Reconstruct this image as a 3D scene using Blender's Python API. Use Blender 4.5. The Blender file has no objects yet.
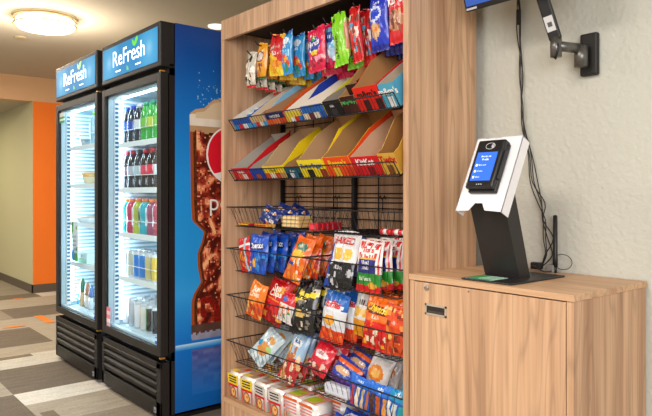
import bpy, bmesh, math, random
from mathutils import Vector, Matrix, noise
random.seed(7)
PI = math.pi
COL = bpy.context.scene.collection
# ------------------------------------------------------------------ camera solve (652x416)
F, YAW, Y0, CAM = 635.06, .8768, 193.82, (2.6982, -1.5824, 1.1383)
SN, CS = math.sin(YAW), math.cos(YAW)
def P(px, py, Y):
    """point of the plane y=Y seen at a pixel"""
    l = (px-326)/F; d = (-SN+CS*l, CS+SN*l, -(py-Y0)/F); t = (Y-CAM[1])/d[1]
    return Vector((CAM[0]+t*d[0], Y, CAM[2]+t*d[2]))
def lin(c):
    return tuple((v/12.92 if v <= .04045 else ((v+.055)/1.055)**2.4) for v in c)
def rgb(h):
    if isinstance(h, str): return tuple(int(h[i:i+2], 16)/255 for i in (0, 2, 4))
    return h
# ------------------------------------------------------------------ materials
MATS = {}
def mat(name, col=(.8,.8,.8), rough=.5, metal=0, emit=None, es=0, spec=.5, bump=None, coat=0):
    if name in MATS: return MATS[name]
    m = bpy.data.materials.new(name); m.use_nodes = True
    nt = m.node_tree; b = nt.nodes['Principled BSDF']
    b.inputs['Base Color'].default_value = (*lin(rgb(col)), 1)
    b.inputs['Roughness'].default_value = rough; b.inputs['Metallic'].default_value = metal
    b.inputs['Specular IOR Level'].default_value = spec
    b.inputs['Coat Weight'].default_value = coat
    if emit:
        b.inputs['Emission Color'].default_value = (*lin(rgb(emit)), 1); b.inputs['Emission Strength'].default_value = es
    if bump:
        tc = nt.nodes.new('ShaderNodeTexCoord'); n = nt.nodes.new('ShaderNodeTexNoise'); bp = nt.nodes.new('ShaderNodeBump')
        n.inputs['Scale'].default_value = bump[0]; n.inputs['Detail'].default_value = 3
        bp.inputs['Strength'].default_value = bump[1]; bp.inputs['Distance'].default_value = bump[2]
        nt.links.new(tc.outputs['Object'], n.inputs['Vector']); nt.links.new(n.outputs['Fac'], bp.inputs['Height'])
        nt.links.new(bp.outputs['Normal'], b.inputs['Normal'])
    MATS[name] = m; return m
def ink(name, rough=.35, spec=.5, noise_amt=0, coat=0, emit=0):
    """printed surface: the ink colours are stored per face in the attribute 'ink'"""
    if name in MATS: return MATS[name]
    m = bpy.data.materials.new(name); m.use_nodes = True
    nt = m.node_tree; b = nt.nodes['Principled BSDF']
    a = nt.nodes.new('ShaderNodeAttribute'); a.attribute_name = 'ink'
    nt.links.new(a.outputs['Color'], b.inputs['Base Color'])
    b.inputs['Roughness'].default_value = rough; b.inputs['Specular IOR Level'].default_value = spec
    b.inputs['Coat Weight'].default_value = coat
    if emit:
        nt.links.new(a.outputs['Color'], b.inputs['Emission Color']); b.inputs['Emission Strength'].default_value = emit
    MATS[name] = m; return m
def wood(name, axis, c1, c2, rough=.45):
    m = bpy.data.materials.new(name); m.use_nodes = True
    nt = m.node_tree; b = nt.nodes['Principled BSDF']; b.inputs['Roughness'].default_value = rough
    tc = nt.nodes.new('ShaderNodeTexCoord')
    def nz(scale, along, det, dist=0):
        mp = nt.nodes.new('ShaderNodeMapping'); s = [scale]*3; s[axis] = along
        mp.inputs['Scale'].default_value = s
        n = nt.nodes.new('ShaderNodeTexNoise'); n.inputs['Scale'].default_value = 1; n.inputs['Detail'].default_value = det
        n.inputs['Distortion'].default_value = dist
        nt.links.new(tc.outputs['Object'], mp.inputs['Vector']); nt.links.new(mp.outputs['Vector'], n.inputs['Vector'])
        return n
    a = nz(16, .9, 3, .3); f = nz(110, 2.2, 4); bnd = nz(34, .35, 2)
    mx = nt.nodes.new('ShaderNodeMath'); mx.operation = 'MULTIPLY_ADD'; mx.inputs[1].default_value = .5
    nt.links.new(a.outputs['Fac'], mx.inputs[0])
    m2 = nt.nodes.new('ShaderNodeMath'); m2.operation = 'MULTIPLY'; m2.inputs[1].default_value = .3
    nt.links.new(f.outputs['Fac'], m2.inputs[0]); 
    m3 = nt.nodes.new('ShaderNodeMath'); m3.operation = 'MULTIPLY_ADD'; m3.inputs[1].default_value = .4
    nt.links.new(bnd.outputs['Fac'], m3.inputs[0]); nt.links.new(m2.outputs[0], m3.inputs[2]); nt.links.new(m3.outputs[0], mx.inputs[2])
    r = nt.nodes.new('ShaderNodeValToRGB')
    r.color_ramp.elements[0].position = .44; r.color_ramp.elements[0].color = (*lin(rgb(c2)), 1)
    r.color_ramp.elements[1].position = .70; r.color_ramp.elements[1].color = (*lin(rgb(c1)), 1)
    nt.links.new(mx.outputs[0], r.inputs['Fac'])
    # thin dark cathedral lines
    mp = nt.nodes.new('ShaderNodeMapping'); sc_ = [7.0]*3; sc_[axis] = .55; mp.inputs['Scale'].default_value = sc_
    nn = nt.nodes.new('ShaderNodeTexNoise'); nn.inputs['Scale'].default_value = 1; nn.inputs['Detail'].default_value = 2
    nt.links.new(tc.outputs['Object'], mp.inputs['Vector']); nt.links.new(mp.outputs['Vector'], nn.inputs['Vector'])
    k1 = nt.nodes.new('ShaderNodeMath'); k1.operation = 'MULTIPLY'; k1.inputs[1].default_value = 26; nt.links.new(nn.outputs['Fac'], k1.inputs[0])
    k2 = nt.nodes.new('ShaderNodeMath'); k2.operation = 'PINGPONG'; k2.inputs[1].default_value = 1; nt.links.new(k1.outputs[0], k2.inputs[0])
    k3 = nt.nodes.new('ShaderNodeMapRange'); k3.inputs['From Min'].default_value = .0; k3.inputs['From Max'].default_value = .35; k3.inputs['To Min'].default_value = .80; k3.inputs['To Max'].default_value = 1
    nt.links.new(k2.outputs[0], k3.inputs['Value'])
    ml = nt.nodes.new('ShaderNodeVectorMath'); ml.operation = 'SCALE'; nt.links.new(r.outputs['Color'], ml.inputs[0]); nt.links.new(k3.outputs[0], ml.inputs['Scale'])
    nt.links.new(ml.outputs[0], b.inputs['Base Color'])
    MATS[name] = m; return m
W_Z = wood('oak_laminate_vertical', 2, 'd9b18c', 'aa8060'); W_X = wood('oak_laminate_long', 0, 'd9b18a', 'ae835f')
FILM = ink('printed_film', .24, .7); CARD = ink('printed_card', .55, .35); KR = mat('kraft', 'b08d66', .8)
BLK = mat('black_wire', '17171a', .38, .3); BLKP = mat('black_plastic', '1c1c1e', .42); BLKM = mat('black_satin', '171514', .5)
WHT = mat('white_liner', 'cde0e8', .5); CHR = mat('brushed_metal', 'b9b7b0', .32, .9)
def glass(name, tint=(1,1,1), refl=.045):
    m = bpy.data.materials.new(name); m.use_nodes = True; nt = m.node_tree; nt.nodes.clear()
    o = nt.nodes.new('ShaderNodeOutputMaterial'); t = nt.nodes.new('ShaderNodeBsdfTransparent'); g = nt.nodes.new('ShaderNodeBsdfGlossy')
    x = nt.nodes.new('ShaderNodeMixShader'); t.inputs['Color'].default_value = (*tint, 1); g.inputs['Roughness'].default_value = .02
    x.inputs[0].default_value = refl; nt.links.new(t.outputs[0], x.inputs[1]); nt.links.new(g.outputs[0], x.inputs[2])
    nt.links.new(x.outputs[0], o.inputs[0]); return m
GLS = glass('door_glass', (.93,.98,1))
# ------------------------------------------------------------------ mesh builder
DEEP = [1.0]
class MB:
    def __init__(s): s.v = []; s.f = []; s.c = []; s.m = []; s.sm = []
    def add(s, vs, fs, col=None, mi=0, smooth=False):
        o = len(s.v); s.v += [tuple(v) for v in vs]
        for i, f in enumerate(fs):
            s.f.append([o+k for k in f]); s.m.append(mi); s.sm.append(smooth)
            s.c.append(col[i] if isinstance(col, list) else col)
        return s
    def box(s, x0, x1, y0, y1, z0, z1, col=None, mi=0, M=None, cols=None):
        vs = [Vector((x, y, z)) for x in (x0, x1) for y in (y0, y1) for z in (z0, z1)]
        if M: vs = [M@v for v in vs]
        fs = [(0,1,3,2), (4,6,7,5), (0,4,5,1), (2,3,7,6), (0,2,6,4), (1,5,7,3)]   # -x +x -y +y -z +z
        return s.add(vs, fs, cols if cols else col, mi)
    def bbox(s, x0, x1, y0, y1, z0, z1, b=.003, col=None, mi=0, M=None):
        """bevelled box"""
        bm = bmesh.new(); bmesh.ops.create_cube(bm, size=1)
        for v in bm.verts:
            v.co = Vector(((x0+x1)/2+v.co.x*(x1-x0), (y0+y1)/2+v.co.y*(y1-y0), (z0+z1)/2+v.co.z*(z1-z0)))
        bmesh.ops.bevel(bm, geom=bm.edges[:], offset=b, segments=2, affect='EDGES', profile=.5)
        bm.verts.index_update()
        vs = [(M@v.co if M else v.co.copy()) for v in bm.verts]; fs = [[v.index for v in f.verts] for f in bm.faces]; bm.free()
        return s.add(vs, fs, col, mi)
    def tube(s, pts, r, seg=6, col=None, mi=0, closed=False):
        pts = [Vector(p) for p in pts]; n = len(pts); vs = []; fs = []
        prev = None
        for i, p in enumerate(pts):
            if closed: d = pts[(i+1) % n]-pts[i-1]
            else: d = pts[min(i+1, n-1)]-pts[max(i-1, 0)]
            d.normalize()
            up = prev if prev is not None else (Vector((0,0,1)) if abs(d.z) < .9 else Vector((1,0,0)))
            a = d.cross(up); 
            if a.length < 1e-5: a = d.cross(Vector((0,1,0)))
            a.normalize(); b = a.cross(d).normalized(); prev = b
            rr = r[i] if isinstance(r, (list, tuple)) else r
            for k in range(seg):
                t = 2*PI*k/seg; vs.append(p+a*math.cos(t)*rr+b*math.sin(t)*rr)
        for i in range(n if closed else n-1):
            for k in range(seg):
                j = (i+1) % n
                fs.append((i*seg+k, i*seg+(k+1) % seg, j*seg+(k+1) % seg, j*seg+k))
        if not closed: fs += [tuple(reversed(range(seg))), tuple(range((n-1)*seg, n*seg))]
        return s.add(vs, fs, col, mi, seg > 4)
    def lathe(s, prof, seg=16, cols=None, M=None, mi=0, cap=True):
        vs = []; fs = []; cc = []
        for r, z in prof:
            for k in range(seg):
                t = 2*PI*k/seg; v = Vector((r*math.cos(t), r*math.sin(t), z)); vs.append(M@v if M else v)
        for i in range(len(prof)-1):
            for k in range(seg):
                fs.append((i*seg+k, i*seg+(k+1) % seg, (i+1)*seg+(k+1) % seg, (i+1)*seg+k))
                c = cols[i] if cols else None
                if callable(c): c = c(k/seg)
                cc.append(c)
        if cap:
            fs.append(tuple(reversed(range(seg)))); cc.append(cols[0] if cols and not callable(cols[0]) else None)
            n = len(prof)-1; fs.append(tuple(n*seg+k for k in range(seg))); cc.append(cols[-1] if cols and not callable(cols[-1]) else None)
        return s.add(vs, fs, cc, mi, True)
    def text(s, body, org, xd, yd, h, col=None, mi=0, fn=None, bold=.02, align='C', sx=1):
        """flat lettering; fn maps (u metres, v metres) to a point when given"""
        vs, fs, w = glyphs(body, bold)
        off = -w/2 if align == 'C' else 0
        out = []
        for x, y in vs:
            a, b = (x+off)*h*sx, y*h
            out.append(fn(a, b) if fn else Vector(org)+Vector(xd)*a+Vector(yd)*b)
        return s.add(out, fs, col, mi)
    def build(s, name, m, parent=None, loc=None, rot=None):
        me = bpy.data.meshes.new(name); me.from_pydata(s.v, [], s.f)
        for mm in (m if isinstance(m, list) else [m]): me.materials.append(mm)
        me.polygons.foreach_set('material_index', s.m); me.polygons.foreach_set('use_smooth', s.sm)
        if any(c is not None for c in s.c):
            at = me.color_attributes.new('ink', 'FLOAT_COLOR', 'CORNER'); arr = []
            for f, c in zip(s.f, s.c):
                q = (*lin(tuple(k**DEEP[0] for k in rgb(c if c is not None else 'ffffff'))), 1)
                for _ in f: arr += q
            at.data.foreach_set('color', arr)
        me.update(); o = bpy.data.objects.new(name, me); COL.objects.link(o)
        if parent: o.parent = parent
        if loc is not None: o.location = loc
        if rot is not None: o.rotation_euler = rot
        return o
GC = {}
READ = {'ReFresh', 'pepsi', 'SNICKERS', "m&m's", 'MilkyWay', 'Butterfinger', "Reese's", 'KitKat', 'Twix', 'Doritos', 'Sun', 'Chips', 'Smartfood', 'Ruffles', 'Cheetos', 'BAKED', "Tim's", 'Nerds', "Kar's", 'x', 'Nestle'}
def glyphs(body, bold=.02):
    k = (body, bold)
    if k in GC: return GC[k]
    if body not in READ:      # print too small to read in the photograph: short strokes of ink
        r = random.Random(len(body)*7+ord(body[0])); vs = []; fs = []; x = 0
        for ch in body:
            if ch != ' ':
                h = r.choice((.42, .48, .66)); w = r.choice((.10, .14, .24)); o = len(vs)
                vs += [(x, 0), (x+w, 0), (x+w, h), (x, h)]; fs.append([o, o+1, o+2, o+3])
                if w > .2: vs += [(x+w+.06, .0), (x+w+.20, .0), (x+w+.20, .14), (x+w+.06, .14)]; fs.append([o+4, o+5, o+6, o+7]); x += .12
                x += w+.12
            else: x += .25
        GC[k] = (vs, fs, x); return GC[k]
    cu = bpy.data.curves.new('lettering', 'FONT'); cu.body = body; cu.size = 1; cu.offset = bold; cu.resolution_u = 3; cu.fill_mode = 'FRONT'
    ob = bpy.data.objects.new('lettering', cu); COL.objects.link(ob)
    bpy.context.view_layer.update()
    me = bpy.data.meshes.new_from_object(ob.evaluated_get(bpy.context.evaluated_depsgraph_get()))
    vs = [(v.co.x, v.co.y) for v in me.vertices]; fs = [list(p.vertices) for p in me.polygons]
    w = max([v[0] for v in vs]) if vs else 0
    bpy.data.objects.remove(ob); bpy.data.curves.remove(cu); bpy.data.meshes.remove(me)
    GC[k] = (vs, fs, w); return GC[k]
def tag(o, label=None, cat=None, group=None, kind=None):
    if label: o['label'] = label
    if cat: o['category'] = cat
    if group: o['group'] = group
    if kind: o['kind'] = kind
    return o
def empty(name, loc, label, cat, group=None, rz=0):
    o = bpy.data.objects.new(name, None); COL.objects.link(o); o.empty_display_size = .05
    o.location = loc; o.rotation_euler = (0, 0, rz); return tag(o, label, cat, group)
def struct(o): o['kind'] = 'structure'; return o
ORD = ['front', 'second', 'third', 'fourth', 'fifth', 'sixth', 'seventh', 'eighth']
# ------------------------------------------------------------------ the room
ZC, XB, ZH, YW = 2.48, -5.05, 2.2, .44
def pcarpet():
    m = bpy.data.materials.new('carpet_planks'); m.use_nodes = True; nt = m.node_tree; b = nt.nodes['Principled BSDF']
    a = nt.nodes.new('ShaderNodeAttribute'); a.attribute_name = 'ink'
    tc = nt.nodes.new('ShaderNodeTexCoord'); n = nt.nodes.new('ShaderNodeTexNoise'); n.inputs['Scale'].default_value = 90; n.inputs['Detail'].default_value = 4
    mp = nt.nodes.new('ShaderNodeMapping'); mp.inputs['Scale'].default_value = (28, 4, 1)
    n2 = nt.nodes.new('ShaderNodeTexNoise'); n2.inputs['Scale'].default_value = 1; n2.inputs['Detail'].default_value = 3
    nt.links.new(tc.outputs['Object'], n.inputs['Vector']); nt.links.new(tc.outputs['Object'], mp.inputs['Vector']); nt.links.new(mp.outputs[0], n2.inputs['Vector'])
    ad = nt.nodes.new('ShaderNodeMath'); ad.operation = 'ADD'; nt.links.new(n.outputs['Fac'], ad.inputs[0]); nt.links.new(n2.outputs['Fac'], ad.inputs[1])
    r = nt.nodes.new('ShaderNodeMapRange'); r.inputs['From Min'].default_value = .7; r.inputs['From Max'].default_value = 1.3
    r.inputs['To Min'].default_value = .80; r.inputs['To Max'].default_value = 1.15
    nt.links.new(ad.outputs[0], r.inputs['Value'])
    mx = nt.nodes.new('ShaderNodeVectorMath'); mx.operation = 'SCALE'
    nt.links.new(a.outputs['Color'], mx.inputs[0]); nt.links.new(r.outputs[0], mx.inputs['Scale'])
    nt.links.new(mx.outputs[0], b.inputs['Base Color']); b.inputs['Roughness'].default_value = .95; b.inputs['Specular IOR Level'].default_value = .1
    return m
DK, MD, LT, WH, OR = '746a5e', '8f8576', 'a69c8c', 'c2bcb0', 'e5863e'
fl = MB(); fl.box(-11, 6, -7, 4, -.06, -.004, MD)
def plank(x0, x1, y0, y1, c, z=0): fl.add([(x0,y0,z), (x1,y0,z), (x1,y1,z), (x0,y1,z)], [(0,1,2,3)], c)
# carpet laid in planks one metre long across the hall, cut to the seams seen in the photo
ZP = [.0012]
seams = [-9.3, -8.7, -8.1, -7.6, -7.05, -6.5, -6.05, -5.6, -5.05, -4.72, -4.13, -3.55, -3.08, -2.415, -2.12, -1.78, -1.19, -.95, -.6, -.35, 0, .5, 1.0, 1.5, 2.0, 2.5, 3, 3.6]
rnd = random.Random(3)
for a, b in zip(seams, seams[1:]):
    off = rnd.uniform(-1, 0); y = -5+off
    while y < 2.5:
        y2 = y+1.05; plank(a, b, y, y2, rnd.choice([MD, MD, LT, LT, WH, DK])); y = y2
for (x0, x1, y0, y1, c) in [(-9.3,-5.05,-1.5,.49,MD), (-5.05,-4.72,-1.0,.5,'766c5c'), (-4.72,-4.13,-1.1,.8,LT), (-4.13,-3.55,-.065,1.0,DK), (-4.13,-3.55,-1.1,-.065,MD),
        (-3.55,-3.08,-1.1,1.0,LT), (-3.08,-2.415,-.95,-.065,DK), (-3.08,-2.415,-.065,.8,LT), (-2.415,-2.12,-1.2,.6,LT), (-2.12,-2.04,-1.2,-.31,'7c7060'), (-2.12,-2.04,-.31,.5,WH),
        (-2.04,-1.78,-1.3,.4,WH), (-1.78,-1.19,-.645,.4,DK), (-1.78,-1.19,-1.6,-.645,LT), (-1.19,-.95,-.645,.4,'d4cfc4'), (-1.19,-.6,-1.7,-.645,DK),
        (-.95,-.6,-.645,-.2,LT), (-.95,-.6,-.2,.4,MD), (-.6,-.35,-.645,.3,MD), (-.6,-.1,-1.6,-.645,LT), (-.78,-.6,-.62,-.55,'7c7060')]:
    ZP[0] += .0001; plank(x0, x1, y0, y1, c, ZP[0])
for (x0, x1, y0, y1) in [(-3.56,-3.15,.10,.172), (-3.205,-3.15,-.25,-.075), (-4.735,-4.69,.2,.30), (-6.4,-6.0,.0,.07)]:
    plank(x0, x1, y0, y1, OR, .005)
tag(struct(fl.build('floor', pcarpet())), 'carpet tile floor in mixed greys with small orange strips')
WALLM = mat('painted_wall', 'cbccc0', .75, bump=(55, .7, .006))
HALLM = mat('hall_wall_paint', 'bcb793', .8); ORM = mat('orange_wall_paint', 'f57a1c', .7)
CEILM = mat('ceiling_paint', 'c0b7a8', .85, bump=(60, .15, .003)); BULK = mat('bulkhead_paint', 'd8ad84', .85); BASE = mat('vinyl_baseboard', '5c5146', .5)
def sbox(name, m, *a, label=None):
    o = struct(MB().box(*a).build(name, m)); 
    if label: o['label'] = label
    return o
sbox('wall_back', WALLM, -.06, 4.6, YW, YW+.12, 0, ZC, label='off-white textured wall behind the kiosk cabinet')
sbox('wall_recess', HALLM, -5.05, -.06, 1.7, 1.82, 0, ZC)
sbox('wall_recess_side', WALLM, -.06, .06, YW+.12, 1.7, 0, ZC)
sbox('wall_orange', ORM, XB-.12, XB, .492, 1.7, 0, ZH, label='orange painted wall end beside the hallway')
sbox('wall_hall', HALLM, -10.9, XB-.001, .49, .61, 0, ZH, label='pale green-beige hallway wall')
sbox('wall_hall_end', HALLM, -11, -10.9, -5, .6, 0, ZH)
sbox('ceiling', CEILM, XB, 4.6, -2.6, 1.8, ZC, ZC+.1, label='textured warm grey ceiling')
sbox('ceiling_hall', CEILM, -11, XB-.15, -5, 1.8, ZH, ZH+.1)
sbox('trim_bulkhead', BULK, XB-.15, XB, -5, 1.8, ZH, ZC+.1, label='beige dropped bulkhead over the hallway opening')
sbox('baseboard_orange', BASE, XB, XB+.012, .478, 1.7, 0, .095)
sbox('baseboard_hall', BASE, -10.9, XB+.012, .478, .49, 0, .095)
sbox('baseboard_back', BASE, 1.24, 4.6, YW-.012, YW, 0, .095)
# ------------------------------------------------------------------ ceiling lamp, detector
lamp = empty('ceiling_lamp', (-2.375, -.135, ZC), 'round flush ceiling lamp with white drum and two thin brass rings', 'ceiling lamp')
MB().lathe([(.19, 0), (.2, -.006), (.2, -.02), (.19, -.022)], 40).build('mounting_plate', mat('lamp_plate', 'e8e2d2', .5), lamp)
MB().lathe([(.195, -.022), (.205, -.03), (.207, -.07), (.19, -.088), (.14, -.1), (.05, -.106), (.001, -.107)], 48).build('diffuser', mat('lamp_diffuser', 'fff4dc', .5, emit='fff0cf', es=8), lamp)
BR = mat('brass', 'bda368', .35, .8)
for z in (-.012, -.066):
    MB().tube([(.222*math.cos(t/48*2*PI), .222*math.sin(t/48*2*PI), z) for t in range(48)], .0055, 6, closed=True).build('brass_ring', BR, lamp)
for k in range(3):
    t = 2*PI*k/3-2.2
    MB().tube([(.222*math.cos(t), .222*math.sin(t), -.004), (.222*math.cos(t), .222*math.sin(t), -.07)], .0022, 5).build('ring_post', BR, lamp)
tag(MB().lathe([(.055, 0), (.055, -.004), (.04, -.012), (.001, -.013)], 24).build('sprinkler_cover', mat('cover_plate', 'b3a686', .5), loc=(-3.155, -.115, ZC)),
    'small round cover plate on the ceiling next to the lamp', 'ceiling fixture')
q = (-1.765, .996)
tag(MB().lathe([(.07,0),(.07,-.008),(.055,-.014),(.001,-.015)],24).build('recessed_light', mat('recessed_trim','f2f0ea',.5,emit='fff6e8',es=1.2), loc=(q[0],q[1],ZC)), 'small white round recessed light on the ceiling beyond the nearer fridge', 'ceiling fixture')
# ------------------------------------------------------------------ fridges
def bottle_prof(kind):
    if kind == 'soda': return [(.030,0),(.0335,.006),(.0325,.03),(.030,.05),(.033,.075),(.034,.08),(.034,.13),(.0325,.14),(.029,.165),(.018,.195),(.0125,.205),(.0125,.212)]
    if kind == 'sport': return [(.033,0),(.037,.006),(.037,.05),(.032,.075),(.035,.1),(.037,.115),(.037,.15),(.033,.165),(.024,.18),(.019,.185),(.019,.19)]
    return [(.022,0),(.0285,.01),(.0285,.135),(.0255,.15),(.0245,.154),(.0245,.151),(.001,.150)]
LIQ = ink('bottle_print', .12, .7, coat=.4); CAPM = ink('cap_plastic', .4)
def bottle(kind, loc, cols, cap, label, group, rz=0):
    pr = bottle_prof(kind); liq, lab, lab2 = cols; cc = []
    for i in range(len(pr)-1):
        z = (pr[i][1]+pr[i+1][1])/2
        if kind == 'soda': cc.append(lab if .075 < z < .132 else liq)
        elif kind == 'sport': cc.append((lambda u, l=lab, m=lab2: l if int(u*9) % 3 else m) if .06 < z < .15 else liq)
        else: cc.append((lambda u, l=lab, m=lab2, q=liq: (m if int(u*12) % 4 == 1 else l)) if .012 < z < .14 else 'c9ced2')
    mb = MB().lathe(pr, 14, cc)
    if kind == 'can' and lab2:
        for k in range(3):
            t = -PI/2+.9+k*2.1
    o = mb.build('drink_can' if kind == 'can' else 'drink_bottle', LIQ, None, loc, (0, 0, rz))
    tag(o, label, 'can' if kind == 'can' else 'bottle', group)
    if cap:
        z = pr[-1][1]; r = .0155 if kind == 'soda' else .0225
        MB().lathe([(r, z-.012), (r, z+.008), (r-.002, z+.010), (.001, z+.0102)], 14, [cap]*3).build('cap', CAPM, o)
    return o
SIGNM = mat('sign_face_lit', '0f6294', .55, emit='1f98d0', es=1, spec=.2)
def _sign():
    nt = SIGNM.node_tree; b = nt.nodes['Principled BSDF']; tc = nt.nodes.new('ShaderNodeTexCoord'); sp = nt.nodes.new('ShaderNodeSeparateXYZ')
    nt.links.new(tc.outputs['Object'], sp.inputs[0]); ab = nt.nodes.new('ShaderNodeMath'); ab.operation = 'ABSOLUTE'; nt.links.new(sp.outputs[0], ab.inputs[0])
    cb = nt.nodes.new('ShaderNodeCombineXYZ'); nt.links.new(ab.outputs[0], cb.inputs[0]); nt.links.new(sp.outputs[2], cb.inputs[2])
    ds = nt.nodes.new('ShaderNodeVectorMath'); ds.operation = 'DISTANCE'; ds.inputs[1].default_value = (.27, 0, 1.885); nt.links.new(cb.outputs[0], ds.inputs[0])
    r = nt.nodes.new('ShaderNodeValToRGB'); e = r.color_ramp.elements; e[0].position = .0; e[0].color = (*lin(rgb('a8e0f6')), 1); e[1].position = .17; e[1].color = (*lin(rgb('1383bd')), 1)
    m = e.new(.05); m.color = (*lin(rgb('58b8e2')), 1)
    nt.links.new(ds.outputs['Value'], r.inputs['Fac']); nt.links.new(r.outputs['Color'], b.inputs['Emission Color']); b.inputs['Emission Strength'].default_value = .68
_sign()
def fridge(x0, x1, yf, graphic, label):
    """glass-door merchandiser; x0..x1 width, yf door plane; z from floor to 2.0"""
    t = empty('display_fridge', ((x0+x1)/2, yf, 0), label, 'refrigerator', 'glass-door drink fridges')
    w = (x1-x0)/2
    def L(mb, name, m, parent=t): return mb.build(name, m, parent)
    d0, d1 = .08, .625        # body depth range, local y from the door plane
    body = MB()
    body.box(-w, -w+.038, .048, d0, .34, 1.77); body.box(w-.038, w, .048, d0, .34, 1.77); body.box(-w, w, .05, d0, 1.735, 1.79)
    body.box(-w, -w+.04, d0, d1, .0, 2.0); body.box(w-.04, w, d0, d1, .0, 2.0); body.box(-w, w, d1-.03, d1, .0, 2.0)
    body.box(-w, w, d0, d1, 1.73, 2.0); body.box(-w, w, d0, d1, .02, .34)
    L(body, 'cabinet_body', mat('fridge_black', '131214', .35))
    li = MB()
    li.box(-w+.04, -w+.046, d0, d1-.03, .34, 1.73, 'a3c4d4'); li.box(w-.046, w-.04, d0, d1-.03, .34, 1.73, 'a3c4d4'); li.box(-w+.04, w-.04, d1-.038, d1-.03, .34, 1.73, 'b9d3de')
    li.box(-w+.04, w-.04, d0, d1-.03, 1.722, 1.73, 'c9dbe2'); li.box(-w+.04, w-.04, d0, d1-.03, .34, .365, 'c9dbe2')
    for k in range(52):       # white bands imitating reflected light on the inner walls, built as thin ribs
        z = .39+k*.0253
        li.box(-w+.046, -w+.052, d0+.012, d1-.06, z, z+.013, 'f6fbfd'); li.box(w-.052, w-.046, d0+.045, d1-.06, z, z+.011, 'f6fbfd')
    L(li, 'liner', ink('liner_plastic', .5))
    # perforated shelf standards at the front of the side walls
    for s in (-1, 1):
        st = MB(); xx = s*(w-.052); st.box(xx-.004, xx+.004, d0-.026, d0+.004, .37, 1.71, 'eef4f6')
        for k in range(51):
            z = .395+k*.0253; st.box(xx-.0055, xx+.0055, d0-.022, d0-.001, z, z+.0135, '2f6790')
        L(st, 'shelf_standard', ink('standard_print', .5))
    for s in (-1, 1):
        xx = s*(w-.055); L(MB().box(xx-.008, xx+.008, .088, .100, .4, 1.69), 'light_strip', mat('led_strip', 'ffffff', .5, emit='e4f6ff', es=9))
    L(MB().box(-w+.07, w-.07, d0+.01, d0+.03, 1.700, 1.712), 'light_strip', MATS['led_strip'])
    # sign box
    sg = L(MB().bbox(-w, w, 0, d0, 1.774, 2.0, .006), 'sign_box', BLKM)
    fr = .026
    L(MB().box(-w+fr, w-fr, -.003, .002, 1.774+fr, 2.0-fr), 'sign_face', SIGNM, sg)
    tx = MB(); X, Z = Vector((1,0,0)), Vector((0,0,1))
    tx.text('ReFresh', (.0, -.0045, 1.856), X, Z, .125, bold=.002, sx=1.08)
    tx.box(-.17, -.10, -.0045, -.004, 1.822, 1.829); tx.box(.10, .17, -.0045, -.004, 1.822, 1.829)
    L(tx, 'lettering', mat('sign_white', 'ffffff', .4, emit='ffffff', es=1.1), sg)
    for a, sc in ((2.15, .022), (.75, .032)):
        pts = []; n = 12
        for i in range(n):
            q = i/n*2*PI; u = (1-math.cos(q))*sc; v = math.sin(q)*sc*.5
            pts.append((.085+math.cos(a)*u-math.sin(a)*v, -.0048, 1.928+math.sin(a)*u+math.cos(a)*v))
        L(MB().add(pts, [list(range(n))]), 'leaf_mark', mat('sign_green', '57c22e', .4, emit='4dbb28', es=.7), sg)
    L(MB().text('Co', (0, -.0045, 1.812), X, Z, .04, bold=0), 'small_lettering', mat('sign_green', '57c22e', .4, emit='4dbb28', es=.7), sg)
    # door: frame, glass, hinge tips, stickers
    dz0, dz1, e = .325, 1.746, .042
    df = MB()
    df.bbox(-w, -w+e, 0, .045, dz0, dz1, .004); df.bbox(w-e, w, 0, .045, dz0, dz1, .004)
    df.bbox(-w+e-.004, w-e+.004, 0, .045, dz0, dz0+e, .003); df.bbox(-w+e-.004, w-e+.004, 0, .045, dz1-e, dz1, .003)
    door = L(df, 'door', BLKM)
    L(MB().box(-w+e, w-e, .014, .018, dz0+e, dz1-e), 'glass_pane', GLS, door)
    g = MB()
    for a in ((-w+e, -w+e+.012, dz0+e, dz1-e), (w-e-.012, w-e, dz0+e, dz1-e), (-w+e, w-e, dz0+e, dz0+e+.012), (-w+e, w-e, dz1-e-.012, dz1-e)):
        g.box(a[0], a[1], .022, .05, a[2], a[3])
    L(g, 'gasket', mat('gasket_grey', 'b9ccd6', .5), door)
    for zz in (dz1+.006, dz0-.008):
        L(MB().box(w-.022, w-.006, .005, .03, zz-.004, zz+.004), 'hinge_pin', mat('brass_pin', 'c79a4a', .4, .7), door)
    st = MB().box(w-e-.045, w-e-.008, .0125, .0135, dz0+e+.01, dz0+e+.045, '2272d8'); st.box(w-e-.04, w-e-.013, .012, .0125, dz0+e+.027, dz0+e+.04, 'dfefff')
    L(st, 'energy_sticker', CARD, door)
    # louvred grille
    gr = MB(); gz0, gz1 = .025, .295
    gr.bbox(-w, w, .0, .012, gz1-.032, gz1, .003); gr.bbox(-w, w, .0, .012, gz0, gz0+.075, .003)
    gr.bbox(-w, -w+.03, .0, .012, gz0, gz1, .003); gr.bbox(w-.045, w, .0, .012, gz0, gz1, .003); gr.box(-w, w, .05, .06, gz0, gz1)
    gr.box(-w, -w+.006, .01, d0, gz0, gz1); gr.box(w-.006, w, .01, d0, gz0, gz1)
    for k in range(4):
        z = gz0+.085+k*.041; M = Matrix.Translation((0, .012, z+.012))@Matrix.Rotation(.45, 4, 'X')
        gr.box(-w+.028, w-.043, -.006, .010, -.006, .025, M=M)
    gl = L(gr, 'grille', BLKM)
    bd = MB().box(w-.068, w-.044, -.003, .0, gz0+.014, gz0+.040, '8f8f90'); bd.box(w-.062, w-.050, -.0035, -.003, gz0+.02, gz0+.033, '3a3a3d')
    L(bd, 'badge', CARD, gl)
    return t, w
F2 = (-1.0327, -.2497); F1 = (-1.877, -1.094)
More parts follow.
